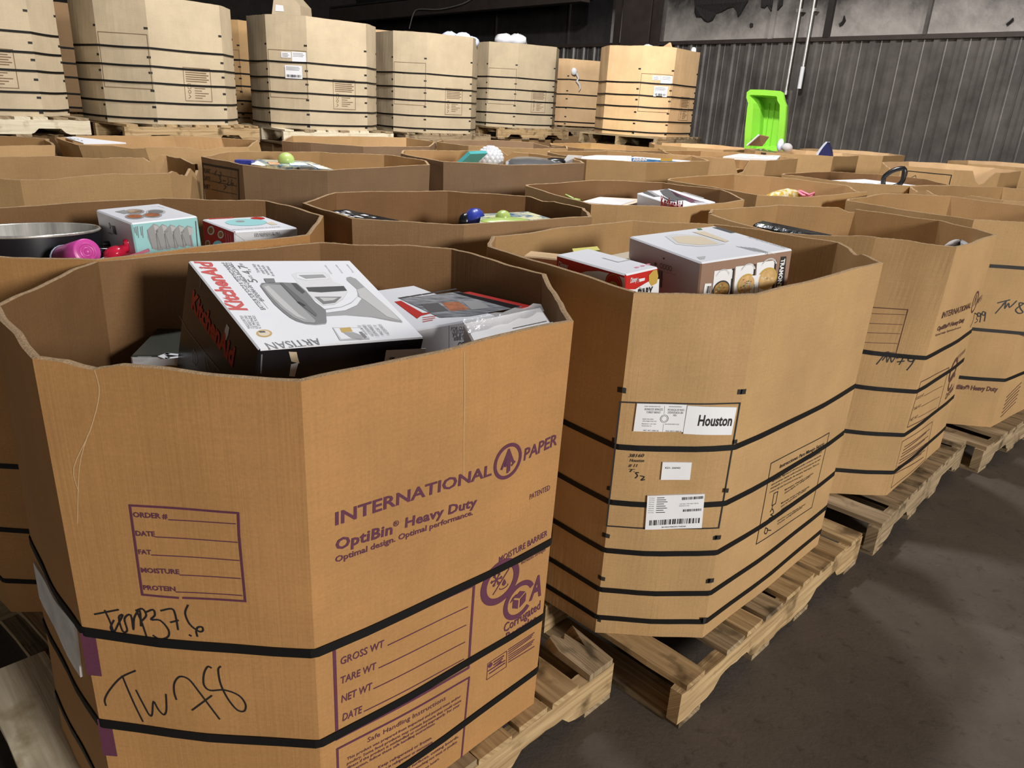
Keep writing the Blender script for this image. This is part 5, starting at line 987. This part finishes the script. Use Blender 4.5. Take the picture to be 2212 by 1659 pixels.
slab('swing_tag', 'small pink tag leaning up in front of the black pot', 'tag', [(38, 558), (52, 556), (71, 533), (66, 531)], [1.08, 1.08, 1.115, 1.12], .002, 'pink')
mb = MB(); p = at(8, 552, 1.07); mb.blob(p, (.055, .02, 0), (-.02, .05, 0), (0, 0, .030), 'blue_white', 14, 8, .08, 4); tag(mb.build('plastic_bag'), 'crumpled blue and white bag below the pot at the left edge', 'bag')
# ---- other bins
def stripes(m, n=8, sd=1):
    def f(mb, ch):
        r = random.Random(sd)
        for i in range(n):
            x = r.uniform(.02, .7); y = r.uniform(.05, .8); w = r.uniform(.06, .22); hh = r.uniform(.04, .12); mb.add([ch(x, y), ch(min(x+w, .98), y), ch(min(x+w, .98), y+hh), ch(x+.02, y+hh)], [(0, 1, 2, 3)], rnd.choice(m))
    return f
slab('patterned_pack', 'black pack with white zigzag pattern at the left of its bin', 'packet', [(702, 456), (748, 452), (862, 476), (800, 480)], [1.14, 1.145, 1.13, 1.13], .02, 'gloss_black', None, stripes(('paper_white', 'g25', 'paper_white'), 16, 4))
a = [at(1040, 462, 1.13), at(1140, 457, 1.135), at(1217, 480, 1.13), at(1035, 486, 1.13)]
rt = empty('toy_pack', (a[0].x, a[0].y, .93)); tag(rt, 'pale green toy pack with a round bump, lying in the middle bin', 'toy')
mb = MB(); mb.hexa([a[3]-Vector((0, 0, .12)), a[2]-Vector((0, 0, .12)), a[1]-Vector((0, 0, .12)), a[0]-Vector((0, 0, .12)), a[3], a[2], a[1], a[0]], 'toy_photo'); mb.build('card', rt)
g3 = crop(560/2212, 840, 270); fr = at(1047, 478, 1.128); fr2 = at(1135, 480, 1.128); mb = MB(); mb.blob((fr+fr2)/2, (fr2-fr)*.62, Vector((.02, .07, 0)), Vector((0, 0, .018)), 'toy_green', 16, 8); mb.build('green_panel', rt)
mb = MB(); p = at(*g3(975, 790), 1.142); mb.blob(p, (.032, 0, 0), (0, .032, 0), (0, 0, .030), 'toy_green', 16, 10); mb.build('dome', rt)
mb = MB(); p = at(*g3(735, 812), 1.11); mb.blob(p, (.045, .01, 0), (-.01, .05, 0), (0, 0, .05), 'toy_blue', 14, 8, .04); mb.build('blue_net', rt)
mb = MB(); p = at(*g3(650, 832), 1.10); mb.blob(p, (.03, 0, 0), (0, .03, 0), (0, 0, .04), 'plastic_black', 12, 8); mb.build('black_end', rt)
c = Carton((0.613, 4.134, 1.16), (0.9164, 0.3777, 0.1327), (0.3852, -0.9222, -0.035), (.20, .429, .26)); c.body('board_white', 'board_white', 'board_white')
g4 = crop(560/2212, 1250, 270); G4 = lambda P: [g4(*p) for p in P]
for P, m in ((((545, 580), (600, 555), (700, 610), (640, 615)), 'g25'), (((690, 560), (760, 545), (860, 600), (940, 640), (800, 650), (720, 600)), 'g25'), (((780, 555), (860, 590), (1000, 640), (1080, 660), (960, 665), (830, 610)), 'ink_plum'), (((700, 600), (780, 640), (860, 660), (760, 650)), 'g15')): c.poly('top', G4(P), m)
c.text('left', 'KitchenAid', g4(702, 690), g4(890, 740), .05, 'red', bold=.04)
r_ = c.done('mixer_box', 'white appliance box with torn shiny tape on top, seen over a far rim', 'box')
mb = MB(); f1 = c.chart('top', .003)
for P in (((580, 565), (660, 560), (710, 605), (660, 612)), ((860, 578), (900, 575), (1070, 625), (1060, 640)), ((980, 655), (1060, 650), (1120, 670), (1010, 680))): mb.add([f1(*c.px('top', *g4(*p))) for p in P], [(0, 1, 2, 3)], 'film')
mb.build('clear_tape', r_)
slab('pale_board', 'pale board lying flat beside the taped white appliance box', 'board', [(1250, 437), (1296, 425), (1400, 431), (1345, 446)], 1.10, .02, 'cream', 'steel', lambda mb, ch: mb.add([ch(.05, .05), ch(.95, .05), ch(.95, .9), ch(.05, .9)], [(0, 1, 2, 3)], 'g85'))
p = at(1222, 421, 1.13); mb = MB(); mb.tube([p, at(1240, 430, 1.12), at(1252, 432, 1.10)], .006, 'toy_green', 6); tag(mb.build('wire_end'), 'thin green wire end poking up left of the pale board', 'wire')
c = Carton(at(1626, 481, 1.15), at(1650, 473, 1.155)-at(1626, 481, 1.15), at(1766, 488, 1.145)-at(1650, 473, 1.155), (.10, .32, .22)); c.body('wrap_black', 'wrap_black', 'wrap_black', bev=.012); c.done('wrapped_pack', 'black pack in shiny shrink film inside the third aisle bin', 'packet')
mb = MB(); P = []
for i in range(9):
    for j in range(4):
        q = at(2036+60*i/8+6*j/3, 534-16*math.sin(math.pi*min(1, i/7))-(4 if i > 6 else 0)+3*j*0, 1.15+.015*math.sin(i*.9)) + Vector((0.6, .8, 0))*.05*j + Vector((0, 0, -.02*j*j/9)); P.append(q)
mb.add(P, [(i*4+j, (i+1)*4+j, (i+1)*4+j+1, i*4+j+1) for i in range(8) for j in range(3)], 'cloth_grey', smooth=True); P2 = [p-Vector((0, 0, .06)) for p in P]; mb.add(P2, [(i*4+j+1, (i+1)*4+j+1, (i+1)*4+j, i*4+j) for i in range(8) for j in range(3)], 'cloth_grey', smooth=True)
mb.add(P+P2, [(i*4, 36+i*4, 36+i*4+4, i*4+4) for i in range(8)], 'cloth_grey'); tag(mb.build('folded_cloth'), 'grey folded cloth near the right corner of the third aisle bin', 'cloth')
# yellow bag and pink cord
a = at(1655, 424, 1.10); e = at(1722, 414, 1.13); d = e-a; mb = MB(); mb.blob((a+e)/2+Vector((0, 0, -.02)), d*.56, Vector((.03, .10, 0)), Vector((0, 0, .05)), 'yellow_bag', 16, 10, .07, 3); tag(mb.build('crinkled_bag'), 'yellow and white crinkled snack bag beside a pink cord', 'bag')
mb = MB(); mb.tube([at(x, y, z) for x, y, z in ((1712, 407, 1.12), (1732, 414, 1.11), (1748, 421, 1.10), (1766, 414, 1.12), (1758, 424, 1.09), (1735, 422, 1.09), (1720, 412, 1.11))], .008, 'pink', 8); tag(mb.build('cord'), 'pink looped cord right of the yellow crinkled bag', 'cord')
slab('paper_stack', 'white papers lying under the black loop handle', 'paper', [(1772, 390), (1868, 387), (1984, 401), (1900, 408)], 1.150, .012, 'paper_white', None, stripes(('ice_blue', 'pink', 'cream', 'g85'), 9, 8))
HB = at(1928, 403, 1.14); mb = MB(); mb.tube([(lambda d: onp(x, y, HB, Vector((d.x, d.y, 0)).normalized()))(HB-EYE) for x, y in smooth_path([(1908, 404), (1908, 390), (1912, 380), (1930, 368), (1952, 364), (1953, 376), (1949, 392), (1938, 401), (1922, 405)], 3)], .018, 'plastic_black', 8, closed=True); tag(mb.build('handle'), 'black plastic loop handle sticking up from the white papers', 'handle')
def stand(px, py, P):
    d = P-EYE; return onp(px, py, P, Vector((d.x, d.y, 0)).normalized())
g2 = crop(560/2212, 400, 270)
rt = empty('toy_pack', at(620, 362, 1.10)); tag(rt, 'blue, orange and green toy pack under film in the PLANT bin', 'toy')
P = [at(*g2(*p), 1.20) for p in ((560, 330), (620, 292), (1060, 310), (1280, 385))] ; mb = MB(); lo = [p-Vector((0, 0, .10)) for p in P]; mb.hexa([lo[0], lo[3], lo[2], lo[1], P[0], P[3], P[2], P[1]], 'toy_photo'); mb.build('card', rt)
mb = MB(); p = at(*g2(862, 300), 1.215); mb.blob(p, (.045, 0, 0), (0, .045, 0), (0, 0, .042), 'toy_green', 16, 10); mb.build('dome', rt)
mb = MB(); p = at(*g2(510, 318), 1.20); mb.box(p, (.045, .0, 0), (0, .03, 0), (0, 0, .012), 'toy_blue'); mb.build('blue_tab', rt)
mb = MB(); f = lambda x, y: at(*g2(x, y), 1.2025)
for P, m in ((((700, 310), (800, 315), (810, 340), (720, 338)), 'toy_orange'), (((880, 315), (1010, 320), (1060, 345), (900, 345)), 'ice_blue'), (((960, 355), (1080, 355), (1120, 375), (980, 375)), 'g15'), (((1040, 325), (1150, 345), (1240, 380), (1140, 372)), 'g85'), (((560, 335), (620, 305), (690, 345), (660, 348)), 'paper_white')): mb.add([f(*p) for p in P], [tuple(range(len(P)))], m)
mb.build('printed_pictures', rt)
mb = MB(); TB = at(1012, 350, 1.205); p, q_ = stand(1008, 352, TB), stand(1033, 329, TB); d = (q_-p); mb.box((p+q_)/2, d*.5, Vector((.05, .08, 0)), d.cross(Vector((.05, .08, 0))).normalized()*.012, 'teal'); tag(mb.build('teal_pack'), 'flat teal pack tilted against the bubble wrapped ball', 'packet')
p = at(*g3(865, 290), 1.215); rr = .080; mb = MB(); mb.blob(p, (rr, 0, 0), (0, rr, 0), (0, 0, rr*.92), 'bubble', 20, 12)
for i in range(7):
    for j in range(14):
        t = .25+i*.30; q = (j+.5*(i % 2))/14*6.283; dv = Vector((math.sin(t)*math.cos(q), math.sin(t)*math.sin(q), math.cos(t)*.92)); mb.blob(p+dv*rr, (.016, 0, 0), (0, .016, 0), (0, 0, .016), 'film', 7, 5)
o = mb.build('wrapped_ball'); tag(o, 'ball shaped item in clear bubble wrap standing above the rim', 'packet')
p0, p1 = at(1116, 354, 1.215), at(1205, 351, 1.215); mb = MB(); cc = (p0+p1)/2; r1 = (p1-p0).length*.5; mb.lathe((cc.x, cc.y, 1.190), (.05, -.12, 1), [(r1, 0), (r1, .01), (r1*.85, .03), (r1*.4, .040), (0, .045)], 'chrome', 28); rt = mb.build('pan_lid'); tag(rt, 'shiny grey domed pan lid right of the bubble wrapped ball', 'lid')
mb = MB(); p = at(1201, 348, 1.225); mb.blob(p, (.07, .02, 0), (-.02, .04, 0), (0, 0, .022), 'plastic_black', 14, 8); tag(mb.build('knob_handle'), 'black plastic handle next to the shiny grey lid', 'handle')
TB = at(1232, 353, 1.215); p, q_ = stand(1228, 355, TB), stand(1243, 336, TB); mb = MB(); d = q_-p; mb.box((p+q_)/2, d*.5, Vector((.05, .0, 0)), Vector((0, .012, .0)), 'g85'); tag(mb.build('angled_panel'), 'grey white panel leaning at a steep angle past the black handle', 'panel')
slab('white_carton', 'long white carton lying in front of the yellow foam sheet', 'box', [(1228, 341), (1290, 335), (1364, 337), (1364, 348)], 1.236, .03, 'paper_white', 'ice_blue')
gp, gq = at(1363, 340, 1.238), at(1452, 341, 1.238); c = Carton(gp, Vector((.25, .75, 0)), gq-gp, (.14, (gq-gp).length, .10)); c.body('ice_blue', 'game_blue', 'game_blue', bev=.003)
[c.line('left', G4(((470+28*i, 300), (486+28*i, 286), (490+28*i, 300))), .012, 'paper_white', off=.003) for i in range(4)]; c.poly('left', G4(((700, 285), (800, 285), (800, 310), (700, 310))), 'gold', .002)
c.done('game_box', 'blue board game box lying at the right of the long white carton', 'box')
slab('foam_sheet', 'bright yellow foam sheet lying across the rims behind the long white carton', 'foam', [(1233, 324), (1262, 315), (1337, 316), (1330, 327)], 1.152, .05, 'foam_yellow')
slab('white_slab', 'flat white box lying on top of its bin, left of the dark blue point', 'box', [(1562, 338), (1597, 332), (1686, 336), (1678, 344)], 1.256, .020, 'paper_white', 'g85', stripes(('g85', 'cream'), 5, 2))
slab('small_pack', 'small black and white pack below the leaning cardboard flap', 'packet', [(1626, 325), (1650, 320), (1678, 329), (1650, 330)], 1.243, .03, 'g15', None, stripes(('paper_white', 'red', 'paper_white'), 6, 5))
a, e = at(1767, 337, 1.22), at(1800, 338, 1.22); h0 = at(1779, 313, 1.36); ux = (e-a); fwd = Vector((.3, .5, 0)); mb = MB(); n = 10; pr_ = []
for i in range(n+1):
    t = i/n; w = .5*(1-t**2.2); pr_.append((.40-w+.08*t, .40+w*1.05, t))
vs = []
for l, r_, t in pr_:
    for d_ in (0, 1): vs += [a+ux*l+fwd*.20*d_+Vector((0, 0, (h0.z-a.z)*t*1.05-.085*(1-t))), a+ux*r_+fwd*.20*d_+Vector((0, 0, (h0.z-a.z)*t*1.05-.085*(1-t)))]
fs = []
for i in range(n): q = 4*i; fs += [(q, q+1, q+5, q+4), (q+3, q+2, q+6, q+7), (q+1, q+3, q+7, q+5)]
mb.add(vs, fs, 'navy'); rt = empty('pointed_bolster', (a.x, a.y, a.z)); tag(rt, 'dark blue pointed cushion with a pale side, standing above the rims', 'cushion'); mb.build('cover', rt)
mb = MB(); mb.add([v-ux*.02*0 for v in vs], [(4*i+2, 4*i, 4*i+4, 4*i+6) for i in range(n)], 'ice_blue'); 
mb.add([v-ux*.16 if k % 4 in (0, 2) else v for k, v in enumerate(vs)], [(4*i, 4*i+4, 4*i+6, 4*i+2) for i in range(n)], 'ice_blue'); mb.add([vs[4*i] for i in range(n+1)]+[vs[4*i]-ux*.16 for i in range(n+1)], [(i, i+1, n+2+i, n+1+i) for i in range(n)], 'ice_blue'); mb.build('pale_side', rt)
slab('paper_sheets', 'loose folded papers spilling over a far left rim', 'paper', [(138, 296), (160, 295), (272, 308), (180, 309)], [1.216, 1.22, 1.214, 1.212], .008, 'paper_white', None, stripes(('g55', 'g85', 'g70'), 7, 9))
slab('orange_pack', 'glowing orange and yellow pack in the far left bin', 'packet', [(-30, 324), (-10, 319), (52, 315), (60, 323)], [1.165, 1.17, 1.17, 1.165], .05, 'orange_glow')
# green tub standing on end by the wall
gt = crop(400/2011, 1400, 0); OFF = (Vector((2.72, 8.42, 0))-WO).dot(WN)
def W3(px, py, off): s, z = walls(*gt(px, py), off); return wall(s, off, z)
rt = empty('storage_tub', wall(walls(*gt(1250, 1600), OFF)[0], OFF, walls(*gt(1250, 1600), OFF)[1])); tag(rt, 'bright lime green plastic tub standing on end against the ribbed wall', 'tub')
outer = [(1040, 1640), (1052, 1400), (1075, 1180), (1085, 1120), (1066, 1060), (1072, 1000), (1110, 972), (1260, 975), (1430, 988), (1465, 1010), (1475, 1085), (1497, 1150), (1488, 1300), (1468, 1500), (1455, 1640)]
inner = [(1105, 1640), (1125, 1400), (1140, 1180), (1140, 1120), (1122, 1075), (1100, 1040), (1112, 1030), (1260, 1035), (1390, 1045), (1400, 1055), (1402, 1090), (1430, 1140), (1425, 1300), (1408, 1500), (1395, 1640)]
deep = [(1125, 1640), (1150, 1400), (1165, 1200), (1172, 1150), (1165, 1110), (1160, 1090), (1180, 1085), (1265, 1088), (1360, 1092), (1378, 1095), (1382, 1115), (1400, 1160), (1395, 1300), (1378, 1500), (1365, 1640)]
A = [W3(*p, OFF) for p in outer]; B = [W3(*p, OFF) for p in inner]; C_ = [W3(*p, OFF)-WN*.19 for p in inner]; cen = sum(C_, Vector())/len(C_); C_ = [cen+(p-cen)*.86 for p in C_]; A2 = [p-WN*.022 for p in A]; O2 = [cen-WN*.012+(p-cen)*1.02 for p in C_]
n = len(A); vs = A2+A+B+C_; fs = [(k*n+i, k*n+i+1, (k+1)*n+i+1, (k+1)*n+i) for k in range(3) for i in range(n-1)]
mb = MB(); mb.add(vs, fs, 'lime'); mb.add(A2+O2, [(i, n+i, n+i+1, i+1) for i in range(n-1)], 'lime'); mb.add(C_, [tuple(range(n))], 'lime'); mb.add(O2, [tuple(range(n))[::-1]], 'lime'); mb.add([C_[0], B[0], A[0], A2[0], O2[0], O2[-1], A2[-1], A[-1], B[-1], C_[-1]], [(0, 1, 8, 9), (1, 2, 7, 8), (0, 9, 5, 4)], 'lime')
mb.build('shell', rt)
fx = lambda t, v: (C_[0].lerp(C_[-1], t)).lerp(C_[7].lerp(C_[8], t*0+.5) + (C_[-1]-C_[0])*(t-.5), v)+WN*.006
mb = MB()
for t in (.12, .36, .66): mb.tube([fx(t, .0), fx(t, .45), fx(t, .92)], .006, 'lime', 6)
mb.build('floor_rib', rt)
# cardboard flap and small things at the tub's foot
P = [at(*gt(*p), 1.30) for p in ()]; p0 = W3(1075, 1580, OFF+.16); p1 = W3(1205, 1465, OFF+.16); p2 = W3(1315, 1490, OFF+.08); p3 = W3(1240, 1590, OFF+.08); n_ = (p1-p0).cross(p3-p0).normalized()*.012
mb = MB(); mb.hexa([p0, p3, p2, p1, p0+n_, p3+n_, p2+n_, p1+n_], 'kraft_brown'); mb.tube([p0, p1], .010, 'paper_white', 6); tag(mb.build('cardboard_flap'), 'bent cardboard flap leaning up in front of the lime green tub', 'cardboard')
mb = MB(); mb.blob(W3(1440, 1565, OFF+.1)-Vector((0, 0, .01)), WD*.035, WN*.035, Vector((0, 0, .065)), 'ice_blue', 14, 8, .03); tag(mb.build('pale_bundle'), 'small pale grey bundle at the right foot of the green tub', 'packet')
mb = MB(); mb.blob(W3(1510, 1592, OFF+.1)-Vector((0, 0, .01)), WD*.06, WN*.05, Vector((0, 0, .045)), 'cloth_grey', 14, 8, .06); tag(mb.build('dark_bundle'), 'low dark bundle right of the small pale grey one', 'packet')
# things heaped on the upper tier
def heap(name, label, px, z, r, m, n=3, cat='bag', sd=1):
    p = at(*px, z) if not isinstance(px, Vector) else px; rr = random.Random(sd); mb = MB()
    for i in range(n): mb.blob(p+Vector((rr.uniform(-r, r), rr.uniform(-r, r)*.5, rr.uniform(-.3, .1)*r)), (r*.75, .0, 0), (0, r*.75, 0), (0, 0, r*.5), m, 14, 9, .10, sd+i)
    tag(mb.build(name), label, cat)
def above(u, px, py, dz=0):                            # point over the middle of an upper bin on the given sight line
    d = ray(px, py); t = ((Vector((u.x, u.y, 0))-EYE).dot(Vector((d.x, d.y, 0)).normalized()))/Vector((d.x, d.y, 0)).length; return EYE+d*t
u3, u4, u5, u6, u7, u2, w2 = UT[2], UT[3], UT[4], UT[6], UT[5], UT[1], UT[8]
heap('plastic_bag', 'bluish white bags bulging over the left one of the unlabelled pair', above(u4, 992, 82), 0, .14, 'ice_blue', 3, sd=2)
heap('plastic_bag', 'white bags heaped over the right one of the unlabelled pair', above(u5, 1102, 88), 0, .17, 'paper_white', 4, sd=6)
heap('plastic_bag', 'crumpled white bag peeking over the last upper bin', above(u7, 1384, 104), 0, .10, 'paper_white', 3, sd=9)
k = above(u7, 1437, 106); mb = MB(); mb.add([k+WD*-.09, k+WD*.09, k+WD*.05+Vector((0, 0, .07)), k+WD*-.09-WN*.03, k+WD*.09-WN*.03, k+WD*.05+Vector((0, 0, .07))-WN*.03], [(0, 1, 2), (5, 4, 3), (0, 2, 5, 3), (1, 4, 5, 2)], 'kraft_orange'); tag(mb.build('cardboard_flap'), 'pointed cardboard scrap sticking up from the last upper bin', 'cardboard')
k = above(u7, 1498, 112); mb = MB(); mb.blob(k, (.03, 0, 0), (0, .03, 0), (0, 0, .05), 'paper_white', 9, 6, .15, 3); tag(mb.build('paper_scrap'), 'tiny white scrap at the right rim of the last upper bin', 'paper')
k0 = above(w2, 587, 32); k1 = above(w2, 650, 34); k2 = above(w2, 648, 12); k3 = above(w2, 630, -8); k4 = above(w2, 592, -12); off = Vector((.05, .3, 0)); F4 = [k0, k1, k2, k3, k4]
mb = MB(); mb.add(F4+[p+off for p in F4], [tuple(range(5)), tuple(range(9, 4, -1))]+[(i, 5+i, 5+(i+1) % 5, (i+1) % 5) for i in range(5)], 'kraft_pale'); mb.add([p-off*.02 for p in (above(w2, 595, 24), above(w2, 614, 25), above(w2, 612, 12), above(w2, 596, 10))], [(0, 1, 2, 3)], 'g85'); tag(mb.build('open_carton'), 'pale open carton riding on top behind the stickered upper bin', 'box')
# hanging scrap of tape on the orange bin
b = Bin(u6.x, u6.y, u6.yaw, u6.zr, *D, zb=u6.zb); 
def face_at(u, px, py):
    best = None
    for k in range(8):
        n = u.nrm(k); 
        if n.dot(EYE-u.b[k]) <= 0: continue
        s, z = u.on(k, px, py)
        if 0 <= s <= u.Lk[k]: best = u.P(k, s/u.Lk[k], z, .02)
    return best
e2 = crop(850/2212, 750, 0); pts = [face_at(u6, *e2(x, y)) for x, y in ((1285, 410), (1298, 440), (1288, 455), (1302, 475), (1306, 495), (1300, 512))]; pts = [p for p in pts if p]
if len(pts) > 2:
    mb = MB(); p = face_at(u6, *e2(1272, 402)); mb.blob(p, (.045, 0, 0), (0, .022, 0), (0, 0, .05), 'paper_white', 12, 8, .08); mb.tube(pts, [.022, .012, .018, .016, .012, .004][:len(pts)], 'g85', 7); o = mb.build('film_scrap', u6.obj); o['label'] = 'white twisted film scrap'
